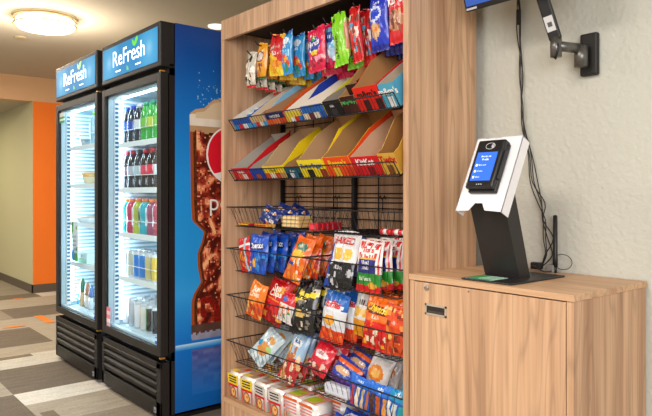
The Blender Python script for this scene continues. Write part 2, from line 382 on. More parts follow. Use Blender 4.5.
fr2, w2 = fridge(*F2, -.2, True, 'nearer glass-door drink fridge, right of the pair, full of bottles and cans, blue printed side')
fr1, w1 = fridge(*F1, -.208, False, 'farther glass-door fridge, left of the pair, sparsely stocked')
def fshelves(t, w, zs):
    for z in zs:
        s = MB(); s.box(-w+.05, w-.05, .085, .56, z-.006, z); s.box(-w+.052, w-.052, .080, .086, z-.024, z+.006)
        o = s.build('shelf', mat('shelf_white', 'f2f7f8', .4), t)
        g = MB(); g.tube([(-w+.055, .084, z+.075), (w-.055, .084, z+.075)], .0018, 5)
        g.tube([(-w+.055, .084, z), (-w+.055, .084, z+.075)], .0018, 5); g.tube([(w-.055, .084, z), (w-.055, .084, z+.075)], .0018, 5)
        g.build('guard_wire', MATS['shelf_white'], o)
Z2 = (1.431, 1.168, .908, .652); Z1 = (1.457, 1.200, .940, .668)
fshelves(fr2, w2, Z2); fshelves(fr1, w1, Z1)
# side print on the nearer fridge: glass of cola on blue, roundel and word
X0 = F2[1]
sp = MB()
def sy(y0, y1, z0, z1, c, dx): sp.box(X0-.0005, X0+dx, y0, y1, z0, z1, c)
# blue ground as graded strips of printed ink
N = 130
for i in range(N):
    z0 = .03+(2.0-.03)*i/N; z1 = .03+(2.0-.03)*(i+1)/N; q = i/(N-1)
    st = [(0, '0a5fae'), (.17, '0b72cc'), (.3, '2f9fe8'), (.36, '1f98e2'), (.6, '1492e2'), (.8, '0a70c6'), (1, '083f90')]
    for (a, ca), (b, cb) in zip(st, st[1:]):
        if a <= q <= b+1e-6:
            k = (q-a)/(b-a); A, B = rgb(ca), rgb(cb); c = tuple(A[j]*(1-k)+B[j]*k for j in range(3)); break
    sy(-.12, .42, z0, z1, c, .0012)
side = sp.build('side_print', ink('vinyl_print', .3, .5), fr2); 
side.location = (-fr2.location[0], -fr2.location[1], 0)
def poly(mb, pts, c, dx):   # pts in (y,z)
    mb.add([(X0+dx, y, z) for y, z in pts], [list(range(len(pts)))], c)
cg = MB()
YC = .165
prof = [(.385,.19),(.40,.195),(.577,.195),(.62,.183),(.68,.140),(.76,.158),(.83,.160),(.89,.135),(.94,.122),(1.0,.190),(1.1,.197),(1.48,.203),(1.55,.205)]
def halfw(z):
    for (z0, a), (z1, b) in zip(prof, prof[1:]):
        if z0 <= z <= z1: return a+(b-a)*(z-z0)/(z1-z0)
    return .19
rr = random.Random(5); nz_ = 150; ny = 44
for i in range(nz_):
    z0 = .385+(1.56-.385)*i/nz_; z1 = .385+(1.56-.385)*(i+1)/nz_; zm = (z0+z1)/2
    for j in range(ny):
        u0, u1 = -1+2*j/ny, -1+2*(j+1)/ny; um = (u0+u1)/2
        a0, a1 = halfw(z0), halfw(z1)
        n1 = noise.noise(Vector((um*4, zm*14, 1.3))); n2 = noise.noise(Vector((um*15, zm*75, 4)))
        edge = abs(um)
        if zm > 1.49: c = (.90+n1*.08, .86+n1*.08, .78+n1*.1)
        elif zm > 1.46+.02*n1: c = (.72, .58, .42)
        elif zm < .46: k = .5+.5*n1; c = (.45+.35*k, .46+.32*k, .55+.3*k) if zm < .42+.02*n2 else (.25+.2*k, .17+.15*k, .15+.12*k)
        else:
            if edge > .93: c = (.62, .30, .14)
            elif edge > .82: k = .5+n2; c = (.20+.25*k, .10+.1*k, .07)
            else:
                n3 = noise.noise(Vector((um*2.6+zm*9, zm*16-um*3, 8))); k = max(0, min(1.25, .5+n1*.6+n2*.55+n3*1.5)); c = (.30+.58*k, .08+.42*k*k, .05+.30*k*k)
                if n2 > .40: c = (.88, .60, .42)
                if n2 < -.40: c = (.24, .07, .05)
            if zm < .60 and edge < .75 and n1 > .05: c = (.50+.3*n2, .09, .06)
        c = tuple(max(0, min(1, q)) for q in c)
        cg.add([(X0+.0018, YC+u0*a0, z0), (X0+.0018, YC+u1*a0, z0), (X0+.0018, YC+u1*a1, z1), (X0+.0018, YC+u0*a1, z1)], [(0,1,2,3)], c)
# foam top, spray, ground line, pale reflection
foam = [(YC-.205,1.55),(YC-.17,1.575),(YC-.12,1.585),(YC-.07,1.63),(YC-.02,1.645),(YC+.04,1.64),(YC+.1,1.60),(YC+.16,1.585),(YC+.205,1.55)]
poly(cg, foam, 'c9a377', .0019); poly(cg, [(y, z-.018) for y, z in foam[1:-1]]+[(YC+.16,1.53),(YC-.17,1.53)], 'dcc7a4', .0021)
for k in range(90):
    y, z = YC-.16+rr.random()*.33, 1.60+abs(rr.gauss(0, .07)); r = .0012+rr.random()*.0022
    poly(cg, [(y-r,z-r),(y+r,z-r),(y+r,z+r),(y-r,z+r)], '9fd0f0', .002)
for k in range(7): poly(cg, [(-.118,.367-k*.004),(.41,.367-k*.004),(.41,.371-k*.004),(-.118,.371-k*.004)], ['b8dcf5','a4d2f2','8cc4ee','74b5e8','5ca7e2','4699dc','378fd6'][k], .0016)
for i in range(26):
    z0 = .335-.23*i/26; z1 = .335-.23*(i+1)/26
    for j in range(12):
        u0, u1 = -.19+.38*j/12, -.19+.38*(j+1)/12; n = noise.noise(Vector((j*.6, i*.35, 2))); k = (1-i/26)*.75
        base = rgb('1a6cc0'); tc_ = (.42+.2*n, .34+.2*n, .55+.1*n)
        c = tuple(base[q]*(1-k)+tc_[q]*k for q in range(3))
        poly(cg, [(YC+u0,z1),(YC+u1,z1),(YC+u1,z0),(YC+u0,z0)], c, .0016)
pr_ = cg.build('cola_glass_picture', MATS['vinyl_print'], fr2); pr_.location = side.location
lg = MB(); cy_, cz_, R = .213, 1.345, .157
n = 48
lg.add([(X0+.0026, cy_+R*math.cos(2*PI*i/n), cz_+R*math.sin(2*PI*i/n)) for i in range(n)], [list(range(n))], 'f4f4f2')
def wave(x, off, amp=.022): return off-.085+amp*math.sin(x/R*2.6+.3)+x*.10
r2 = R*.945
xs = [-r2+2*r2*i/40 for i in range(41)]
for a, b in zip(xs, xs[1:]):
    ca, cb = math.sqrt(max(0, r2*r2-a*a)), math.sqrt(max(0, r2*r2-b*b))
    ta, tb = min(ca, max(-ca, wave(a, .018))), min(cb, max(-cb, wave(b, .018)))
    poly(lg, [(cy_+a,cz_+ta),(cy_+b,cz_+tb),(cy_+b,cz_+cb),(cy_+a,cz_+ca)], 'e0142e', .0032)
    ta, tb = min(ca, max(-ca, wave(a, -.018))), min(cb, max(-cb, wave(b, -.018)))
    poly(lg, [(cy_+a,cz_-ca),(cy_+b,cz_-cb),(cy_+b,cz_+tb),(cy_+a,cz_+ta)], '0a4fa8', .0032)
lg.text('pepsi', (X0+.0026, .070, 1.052), (0,1,0), (0,0,1), .13, 'f2f2ef', bold=-.004, align='L')
lo = lg.build('cola_logo', MATS['vinyl_print'], fr2); lo.location = side.location
tag(MB().bbox(-.03,.03,-.05,.05,0,.018,.004).build('folded_paper', mat('paper_white', 'e8e6df', .8), None, (-.38, .12, 2.0), (0,0,.4)), 'small white folded paper lying on top of the nearer fridge', 'paper')
# drinks in the nearer fridge
rows = [
 ('soda', 1.431, [(127,('20242f','2a4fb0','e'),'2450c8','leftmost dark cola bottle with blue cap'),(133.5,('20242f','2a4fb0','e'),'2450c8','second dark cola bottle with blue cap'),
   (140,('2a2a34','dfe0e6','e'),'e9e9ec','dark soda bottle with white cap and white label'),(146.5,('35a83a','7fc04a','e'),'37a57e','green soda bottle with green cap'),
   (153,('35a83a','c9d04e','e'),'37a57e','green soda bottle with yellow-green label'),(159.5,('3aa83f','7fc04a','e'),'37a57e','green soda bottle nearest the door edge')]),
 ('soda', 1.168, [(127,('2c2730','8d6f7c','e'),'d8414e','cola bottle with red cap and dull label'),(133.5,('2c2730','b9bcc8','e'),'d8414e','cola bottle with red cap and silver label'),
   (140,('30303a','b6cdd6','e'),'555b66','cola bottle with grey cap and pale blue label'),(146.5,('2a1a1c','e0405a','e'),'e23a4c','cola bottle with red cap and red label'),
   (153,('2a1a1c','e5304c','e'),'e23a4c','cola bottle with bright red label'),(159.5,('2a1a1c','d8dce0','e'),'e23a4c','cola bottle with white label nearest the door edge')]),
 ('sport', .908, [(127,('2aa6e8','2aa6e8','eaf3f8'),'f0854a','bright blue sports drink with orange cap'),(133,('c2395e','c2395e','f3e6ea'),'f0854a','raspberry red sports drink with orange cap'),
   (139.5,('b6c453','a9b64a','5c6370'),'f0854a','yellow-green sports drink with orange cap'),(146.5,('36b1c4','36b1c4','e9f2f4'),'f0854a','teal sports drink with orange cap'),
   (153.5,('9d5673','9d5673','f0ecee'),'f0854a','purple sports drink with orange cap'),(160,('b23e56','b23e56','f0ecee'),'f0854a','dark pink sports drink with orange cap')]),
 ('can', .652, [(127,('c','a9aeb0','7b7f82'),None,'grey and silver slim can'),(132.5,('c','c5c0ab','8f8b78'),None,'beige slim can'),(138.5,('c','2d7fd4','5fa6e6'),None,'blue slim can'),
   (144,('c','2d80d6','9ccaf2'),None,'blue and pale slim can'),(150,('c','cfc48a','7f8a8f'),None,'pale gold slim can'),(156,('c','d4b24a','3f4a58'),None,'golden yellow slim can')]),
 ('can', .366, [(127,('c','e4e3e6','c0304a'),None,'white can with red stripe'),(133,('c','b9bcc4','6e7078'),None,'silver can'),(139,('c','e8e8ea','8d8f98'),None,'white can with grey marks'),
   (145,('c','e6e2da','e07a30'),None,'white can with orange marks'),(151,('c','222428','5fd04a'),None,'black can with green claw marks'),(157,('c','2b2e33','b9bcc4'),None,'black can with silver stripe')])]
names = ['top shelf', 'second shelf', 'third shelf', 'fourth shelf', 'floor']
for ri, (kind, z, items) in enumerate(rows):
    deep = 3 if ri == 4 else 2
    for px, cols, cap, lab in items:
        for d in range(deep):
            y = -.068+d*.085; x = P(px, 100, -.068).x
            if x > -.345: continue
            bottle(kind, (x+(.012 if d % 2 else 0), y, z+(.0015 if z > .4 else 0)), cols, cap,
                   '%s, %s row, %s, nearer fridge' % (lab, ['front', 'second', 'third'][d], names[ri]), 'drinks on the %s of the nearer fridge' % names[ri], rz=-.6)
# contents of the farther fridge
def fx(px, Y=-.06): return P(px, 100, Y).x
o = empty('snack_cup', (fx(78), -.07, 1.459), 'small yellow and blue tub on the top shelf of the farther fridge', 'tub')
MB().lathe([(.035,0),(.042,.07),(.043,.1)],16,['3c78c8','dba94a']).build('tub', LIQ, o); MB().lathe([(.045,.1),(.045,.11),(.001,.111)],16,['e8c768']*2).build('lid', CAPM, o)
o = empty('snack_cup', (fx(86), -.06, 1.459), 'low clear tub with white lid beside the yellow tub in the farther fridge', 'tub')
MB().lathe([(.03,0),(.04,.05)],14,['9fb0b8']).build('tub', LIQ, o); MB().lathe([(.043,.05),(.043,.058),(.001,.059)],14,['e6ecee']*2).build('lid', CAPM, o)
bottle('soda', (fx(95), -.06, 1.459), ('8fb7c8','a8c8d4','e'), '7fd83a', 'clear bottle with lime green cap on the top shelf of the farther fridge', None)
o = empty('snack_bowl', (fx(91.5), -.07, 1.202), 'tan food bowl on the second shelf of the farther fridge', 'bowl')
MB().lathe([(.03,0),(.05,.05),(.058,.075)],16,['e6d5ae','dca75c']).build('bowl', LIQ, o); MB().lathe([(.052,.07),(.03,.085),(.001,.09)],16,['e2a453']*2).build('food', CAPM, o)
tag(MB().lathe([(.07,0),(.09,.02),(.092,.035),(.05,.05),(.001,.055)],18,['d9e2e4','dfe6e8','c8b8a8','cfc4b8']).build('salad_tray', LIQ, None, (fx(90), -.05, .942)), 'clear round salad tray on the third shelf of the farther fridge', 'tray')
b = MB().box(-.09,.09,-.05,.05,0,.075,'dff0ee'); b.box(-.09,.09,-.051,-.05,.0,.03,'a8dcc0'); b.text('Tea', (.0,-.052,.04), (1,0,0), (0,0,1), .035, '5d9c9a')
tag(b.build('carton', CARD, None, (fx(88), -.05, .670)), 'pale green and white carton on the fourth shelf of the farther fridge', 'carton')
b = MB(); pw, ph = .12, .26
b.box(-pw/2,pw/2,-.001,.001,0,ph,'e3e6ee'); b.box(-pw/2,-pw/2+.03,-.002,.0,.19,ph,'57a83c'); b.box(-pw/2,-pw/2+.012,-.002,.0,.15,ph,'57a83c'); b.box(.02,.045,-.002,0,.21,.23,'7fbf63')
for i, s in enumerate(('HAVE YOU','TRIED OUR','NEW COLD','DRINKS?')): b.text(s, (-.0,-.002,.155-i*.028), (1,0,0), (0,0,1), .022, '5a5f6a')
for (cx, cz, r, c) in ((-.03,.035,.035,'4a90d0'),(.028,.022,.034,'57a83c'),(.035,.08,.014,'3f9a72')):
    b.add([(cx+r*math.cos(i/14*2*PI), -.002, max(0, cz+r*1.1*math.sin(i/14*2*PI))) for i in range(14)], [list(range(14))], c)
tag(b.build('notice_card', CARD, None, (P(75.2,262,-.17).x, -.172, P(75,261,-.172).z)), 'white notice card with green and blue shapes inside the farther fridge door', 'sign')
for (px, w_, h_, cs, lab) in ((79,.05,.15,('e8f2f4','3fa8dc'),'white and blue pouch leaning'),(84,.06,.19,('3b8f6a','d8b48a'),'green topped salad pouch'),(89,.055,.17,('c98f74','e8e0d8'),'reddish brown snack pouch'),(93,.05,.16,('5e86c8','dfe8f2'),'blue and white pouch')):
    m_ = MB(); nn = 8
    for k, (z0, z1) in enumerate(((0, .5), (.5, 1))):
        m_.lathe([(w_*.55, z0*h_), (w_*(.6-.1*k), (z0+z1)/2*h_), (w_*(.5-.25*k), z1*h_)], 10, [cs[1-k]]*2, M=Matrix.Diagonal((1,.6,1,1)), cap=True)
    tag(m_.build('drink_pouch', LIQ, None, (fx(px), -.07, .367)), lab+' on the floor of the farther fridge', 'pouch', 'pouches on the floor of the farther fridge')
for k, px in enumerate((87, 92)):
    bottle('soda', (fx(px)+.02, .03, .366), ('8fb7c8','b8d0dc','e'), 'e8eef0', 'clear water bottle behind the pouches, %s one, farther fridge floor' % ('left','right')[k], 'water bottles in the farther fridge')
# door stickers
def sticker(t, px0, py0, px1, py1, yf, cols, name='sticker'):
    a, b = P(px0, py0, yf), P(px1, py1, yf); m = MB(); ox, oy = t.location[0], t.location[1]
    x0, x1, z1, z0 = a.x-ox, b.x-ox, P((px0+px1)/2, py0, yf).z, P((px0+px1)/2, py1, yf).z; n = len(cols)
    for i, c in enumerate(cols): m.box(x0, x1, .012, .0135, z1-(z1-z0)*(i+1)/n, z1-(z1-z0)*i/n, c)
    m.build(name, CARD, t)
sticker(fr1, 58.5, 113, 64.5, 123, -.195, ['dfe8e4','dfe8e4','3f9f5f','e2f0e6','3f9f5f'])
sticker(fr2, 106.3, 307, 110.3, 326, -.187, ['e07a8a','f2c8cf','e88a98','f6e2e4','d8b4c0'])
# ------------------------------------------------------------------ snack shelf unit
SW, TH, SD = 1.2298, .024, .372
su = empty('shelf_unit', (0, 0, 0), 'tall oak laminate snack shelving unit with open wire baskets', 'shelving')
def part(mb, name, m, parent=su): return mb.build(name, m, parent)
part(MB().bbox(0, TH, 0, SD, 0, 1.977, .001), 'side_panel', W_Z); part(MB().bbox(SW-TH, SW, 0, SD, 0, 2.3, .001), 'side_panel', W_Z)
part(MB().box(TH, SW-TH, SD-.012, SD, .1, 1.97), 'back_panel', W_Z)
part(MB().bbox(.001, SW-TH, -.001, .018, 1.881, 1.977, .001), 'header_panel', W_Z); part(MB().box(TH, SW-TH, .018, SD-.012, 1.925, 1.977), 'top_panel', mat('dark_top', '1d1a18', .6))  # top panel coloured near black, unlike the oak around it
part(MB().bbox(TH, SW-TH, .0, SD-.012, .137, .159, .001), 'bottom_shelf', W_X); part(MB().bbox(TH, SW-TH, .004, .022, 0, .137, .001), 'plinth', W_Z)
# grid panel on the back
gx = [.134+.15*k-.15 for k in range(1, 8)]; gx = [-.016+.15*k for k in range(1, 9)]
gp = MB()
for x in gx:
    if abs(x-.584) > .02: gp.tube([(x, .347, .17), (x, .347, 1.95)], .0028, 5)
for k in range(24):
    z = .2+.075*k
    gp.tube([(TH+.004, .341, z), (SW-TH-.004, .341, z)], .0026, 5)
for z in (1.139, 1.121, .685, .905): gp.tube([(TH+.004, .338, z), (SW-TH-.004, .338, z)], .0026, 5)
gpo = tag(gp.build('grid_panel', BLK), 'black wire grid panel fixed inside the back of the snack shelving', 'wire panel')
MB().box(.572, .592, .335, .355, .16, 1.95).build('upright', BLK, gpo); MB().box(TH+.002, TH+.016, .335, .355, .16, 1.95).build('upright', BLK, gpo)
# ------------------------------------------------------------------ baskets and trays
def basket(x0, x1, z0, z1, label, hooks=True):
    o = empty('wire_basket', ((x0+x1)/2, .17, z0), label, 'basket', 'black wire baskets in the snack shelving')
    cx = (x0+x1)/2; w = (x1-x0)/2; yf, yb, ins = -.17, .16, .045
    fr = MB(); H = z1-z0
    def loop(i, z): return [(-w+i, yf+i*.5, z), (w-i, yf+i*.5, z), (w-i, yb, z), (-w+i, yb, z)]
    def rect(m, i, z, r):
        p = loop(i, z)
        for k in range(4): m.tube([p[k], p[(k+1) % 4]], r, 6)
    rect(fr, 0, H, .0028); rect(fr, ins, 0, .0022)
    fr.build('rim_frame', BLK, o)
    wr = MB(); n = max(4, int(2*w/.032))
    for k in range(1, n):
        u = k/n; xa = -w+2*w*u; xb = -w+ins+2*(w-ins)*u
        wr.tube([(xa, yf, H), (xb, yf+ins*.5, 0), (xb, yb, 0), (xa, yb, H)], .0013, 4)
    for s in (-1, 1):
        for k in range(1, 10):
            y = yf+(yb-yf)*k/10; wr.tube([(s*w, y, H), (s*(w-ins), y, 0)], .0013, 4)
    for k in range(1, 5):
        y = yf+ins*.5+(yb-yf-ins*.5)*k/5; wr.tube([(-w+ins, y, 0), (w-ins, y, 0)], .0015, 4)
    wr.build('wire_mesh', BLK, o)
    if hooks:
        for s in (-.55, .45):
            hk = MB()
            for d in (-.012, .012): hk.tube([(s*w+d, yb-.005, H-.02), (s*w+d, yb-.005, H+.045), (s*w+d, yb+.006, H+.055), (s*w+d, yb+.012, H+.04)], .0022, 5)
            hk.build('hook', BLK, o)
    return o
lv = {3: (.985, 1.075), 4: (.772, .878), 5: (.554, .655), 6: (.340, .438)}
LV = {3: 'third level', 4: 'fourth level', 5: 'fifth level', 6: 'lowest level'}
for k, (a, b) in lv.items():
    basket(.052, .635, a, b, 'black wire basket on the %s down of the snack shelving, left one' % LV[k].replace('lowest level','lowest basket level'))
    basket(.645, 1.200, a, b, 'black wire basket on the %s down of the snack shelving, right one' % LV[k].replace('lowest level','lowest basket level'))
ANG = math.radians(33)
def tray(z, label):
    o = empty('wire_tray', (.63, 0, z), label, 'wire shelf', 'sloped wire trays in the snack shelving')
    m = MB(); x0, x1 = -.500, .565
    c, s_ = math.cos(ANG), math.sin(ANG); D = .38
    for x in [x0+(x1-x0)*k/56 for k in range(57)]:
        m.tube([(x, -.036, .047), (x, -.004, 0), (x, D*c, D*s_)], .0013, 4)
    for q in (.02, .13, .25, .37): m.tube([(x0, q*c, q*s_-.003), (x1, q*c, q*s_-.003)], .0024, 5)
    m.build('wire_deck', BLK, o)
    f = MB(); f.tube([(x0, -.036, .047), (x1, -.036, .047)], .0026, 6); f.tube([(x0, -.004, 0), (x1, -.004, 0)], .0032, 6); f.tube([(x0, -.036, .047), (x0, 0, 0), (x0, D*c, D*s_), (x0, D*c, D*s_+.05)], .0026, 6)
    f.tube([(x1, -.036, .047), (x1, 0, 0), (x1, D*c, D*s_)], .0026, 6)
    f.build('front_rail', BLK, o)
    return o
ZT1, ZT2 = 1.434, 1.200
tray(ZT1, 'upper sloped black wire tray of candy boxes'); tray(ZT2, 'lower sloped black wire tray of candy boxes')
DEEP[0] = 1.16
# ---- open candy display boxes
def cbox(px0, px1, zt, hf, hl, hr, D, cf, cr, ci, label, txt=None, tcol='ffffff', th=.02, paint=None, roll=0, dy=.004, group=None, lift=0, crim=None, back=None, front=None):
    """px0..px1 front lip extents; cf front colour, cr outer side colour, ci inner card colour"""
    py = 130; hf *= 1.5; hl = hl*1.5+.01; hr = hr*1.5+.012; D *= .80; th *= 1.3; dy += .006
    if back: back *= 1.25
    if ci in CIL: ci = CIL[ci]
    a, b = P(px0, py, -.015).x, P(px1, py, -.015).x; b = min(b, 1.196); w = (b-a)/2-.001; m = MB(); t = .0022
    # side walls
    for s, h, co in ((-1, hl, cr), (1, hr, cr)):
        xo = s*w; xi = s*(w-t)
        pf = [(0, 0), (0, hf), (.035, hf+.004), (D*.5, h), (D, h), (D, 0)]
        n = len(pf)
        vo = [(xo, y, z) for y, z in pf]; vi = [(xi, y, z) for y, z in pf]
        m.add(vo, [list(range(n))], co); m.add(vi, [list(reversed(range(n)))], ci)
        for k in range(n):
            j = (k+1) % n; m.add([vo[k], vo[j], vi[j], vi[k]], [(0,1,2,3)], crim or co)
    m.box(-w, w, 0, D, 0, t, ci)
    hb = back if back else max(hl, hr)
    m.box(-w, w, D-t, D, 0, hb, cols=[co, co, ci, co, ci, ci])
    m.box(-w+t, w-t, 0, t, 0, hf, cols=[cf, cf, cf, ci, cf, crim or cf])
    # printed front
    if front:
        n = len(front)
        for k, c in enumerate(front):
            m.add([(-w+2*w*k/n, -.0006, .0), (-w+2*w*(k+1)/n, -.0006, .0), (-w+2*w*(k+1)/n, -.0006, hf*.45), (-w+2*w*k/n, -.0006, hf*.45)], [(0,1,2,3)], c)
    if txt: m.text(txt, (0, -.0012, hf*.56), (1,0,0), (0,0,1), th, tcol, bold=.03)
    o = m.build('candy_display_box', CARD, None, ((a+b)/2, dy, zt+.006+lift), (ANG, roll, 0))
    return tag(o, label, 'box', group)
G1 = 'open candy boxes on the upper sloped tray'; G2 = 'open candy boxes on the lower sloped tray'
KI, GI = 'b8905f', 'b3a99b'
CIL = {'c9bfae': 'e4dccb', 'cfc4b4': 'efe8da', 'd2c8b8': 'efe8da', 'a5856a': 'b58e68', 'a9967e': 'c4a888', 'a9906f': 'c4a27c', 'c2a48c': 'd8b698', 'cbb79a': 'd8c8b0', '9f9a92': 'b8b2a8', '9a9186': 'b0a698'}
cbox(232,249,ZT1,.036,.030,.034,.36,'2c62b8','2f6fc4','c9bfae','blue candy box with pale inside, leftmost on the upper tray',front=['2f8fd0','d83a3a','e8e8ea','5fb0e0'],group=G1)
cbox(249.5,264,ZT1,.034,.036,.044,.36,'d9b98c','8fc4e0','cbb79a','tan and light blue candy box, second from left on the upper tray',front=['57a8dc','d8402c','e8dfd0','57a8dc'],group=G1,crim='dfe6e8')
cbox(264.5,283,ZT1,.038,.030,.042,.36,'24306e','d9601f','a5856a','candy box with navy front and orange side on the upper tray','SNICKERS','f0f0f4',.013,front=['d9602a','e07a3a','c94f22'],group=G1)
cbox(283.5,300,ZT1,.032,.034,.050,.37,'e8d24a','2347b0','cfc4b4','candy box with yellow front and blue side on the upper tray',front=['e8c54a','e8e8e0','cf3a3a','2f7fc8'],group=G1,crim='2a4fb4')
cbox(300.5,323,ZT1,.040,.030,.040,.36,'2f78cc','e6d84a','d2c8b8','blue candy box with white edged flap and yellow side on the upper tray',front=['e8dcc4','7b3b34','e0d8c8','2c62b8'],group=G1,crim='e8e2d0')
cbox(323.5,340,ZT1,.042,.034,.036,.36,'1d1b1e','26242a','a29a8e','black candy box with fine white print on the upper tray','Fresh','e8e8ea',.012,front=['2a2a2d','45434a','1c1b1e'],group=G1)
cbox(340.5,356,ZT1,.046,.070,.075,.38,'4a2018','3a1c18',KI,'brown candy box with high torn cardboard sides on the upper tray','MilkyWay','6fd07a',.014,front=['4a2320','5a2c24'],group=G1,crim='d0a878',back=.09)
cbox(356.5,381,ZT1,.062,.085,.062,.36,'e02a1c','d8281c',KI,'red candy box with brown and white lettering on the upper tray',"m&m's",'3a1f1a',.028,front=['d8281c','4a2320','d8281c','4a2320'],group=G1,crim='e8452f',back=.1)
cbox(381.5,402,ZT1,.060,.060,.060,.36,'5cb0cc','58a8c8','c9b8a2','light blue candy box beside the shelving side on the upper tray',"m&m's",'f2f2f0',.026,front=['5cb0cc','e8e8ea','5cb0cc'],group=G1)
cbox(232,249,ZT2,.040,.040,.046,.36,'d42a30','d8222c','9f9a92','red candy box with grey inside, leftmost on the lower tray','Nestle','f2e6e6',.014,front=['c9222a','e86a50','f0d8d0','c9222a'],group=G2,crim='d8303a')
cbox(249.5,262.5,ZT2,.036,.030,.034,.36,'2450b4','27449c','9a9186','blue candy box with brown bars printed on it, lower tray',front=['2450b4','b9602f','2450b4'],group=G2)
cbox(263,283,ZT2,.040,.056,.056,.34,'f0d41e','ecd020','a9967e','yellow candy box with green lettered side on the lower tray','Peanut','3f8f3a',.016,front=['e0602a','e8e0d0','d8502a','c9a070'],group=G2,crim='f2dc3a')
cbox(283.5,299,ZT2,.034,.024,.030,.34,'1f5f78','1d566c','b08a5c','dark teal candy box with low sides on the lower tray','Salted','e8f0f0',.012,front=['14333f','e8e8ea','2a7a94','14333f'],group=G2)
cbox(299.5,325,ZT2,.052,.070,.080,.36,'f4e022','f0d820','a9906f','yellow candy box with blue lettering on the lower tray','Butterfinger','2a58b4',.021,front=['f0dc1e','2a2a20','f0dc1e','a8482a'],group=G2,back=.1)
cbox(325.5,352,ZT2,.056,.075,.070,.38,'ee5a1c','ea5a1e',KI,'orange candy box with yellow lettering on the lower tray',"Reese's",'f6d83a',.026,front=['ee5a1c','f0c43a','ee5a1c','d8441c'],group=G2,crim='f0c83a',back=.12)
cbox(352.5,380,ZT2,.052,.060,.070,.36,'d8202a','d21c2a','c2a48c','red candy box with round white emblem on the lower tray','KitKat','f4f0ee',.027,front=['c91c26','d8202a','8f1a20','d8202a'],group=G2,crim='e0404a')
cbox(380.5,402,ZT2,.056,.090,.085,.36,'d8b04a','c99a3c','b0804c','gold candy box with red lettering beside the shelving side, lower tray','Twix','d0202a',.030,front=['d8b04a','8f5a2a','d8b04a'],group=G2,crim='dcb860')
# candy packs lying in some of the boxes
def pack(x, y, z, w, l, c1, c2, label, group, rx=ANG, rz=0):
    m = MB(); m.bbox(-w/2, w/2, 0, l, 0, .014, .006, c1); m.box(-w/2+.004, w/2-.004, l*.25, l*.7, .0135, .0150, c2); m.box(-w/2-.002, w/2+.002, -.004, .004, .004, .009, c1); m.box(-w/2-.002, w/2+.002, l-.004, l+.006, .004, .009, c1)
    return tag(m.build('candy_pack', FILM, None, (x, y, z), (rx, 0, rz)), label, 'candy', group)
def zt(y, base, off): return base+.01+off+y*math.tan(ANG)
for k in range(4):
    pack(P(369, 110, .03).x, .05+.05*k, zt(.05+.05*k, ZT1, .038), .10, .045, 'e03024', 'f6e9e6', 'red and white candy pack in the red box, %s from the front' % ORD[k], 'red candy packs in the red box', rz=.05)
for k in range(2):
    pack(P(391, 110, .03).x, .05+.07*k, zt(.05+.07*k, ZT1, .038), .075, .06, '4fb0d8', 'f2f2ee', 'light blue candy pack in the light blue box, %s from the front' % ORD[k], 'light blue candy packs')
for k in range(3):
    pack(P(241, 110, .03).x, .03+.04*k, zt(.03+.04*k, ZT1, .012), .085, .035, '3f90d4', 'e8f2f6', 'small blue candy bar in the leftmost upper box, %s from the front' % ORD[k], 'small blue candy bars')
    pack(P(257, 110, .03).x, .04+.08*k, zt(.04+.08*k, ZT1, .014), .065, .07, 'c9a878', '8a4a2a', 'tan candy bar in the tan box, %s from the front' % ORD[k], 'tan candy bars')
# empty brown flap box leaning on the others
m = MB(); m.box(-.035,.035,0,.30,0,.003,KI); m.box(.0325,.035,0,.30,0,.055,cols=[KI,'3a1c18','3a1c18','3a1c18','3a1c18',KI]); m.box(-.035,.035,0,.0025,0,.045,'3a1c18')
m.text('MilkyWay', (.0362, .16, .014), (0,1,0), (0,0,1), .036, '7fd88a', bold=.03); m.text('x', (.0362, .27, .016), (0,1,0), (0,0,1), .036, 'e8e8e8', bold=.03)
tag(m.build('candy_display_box', CARD, None, (P(358,110,.04).x, .03, ZT1+.075), (ANG, .0, 0)), 'empty dark brown candy box with green lettered side lying on the red box', 'box', G1)
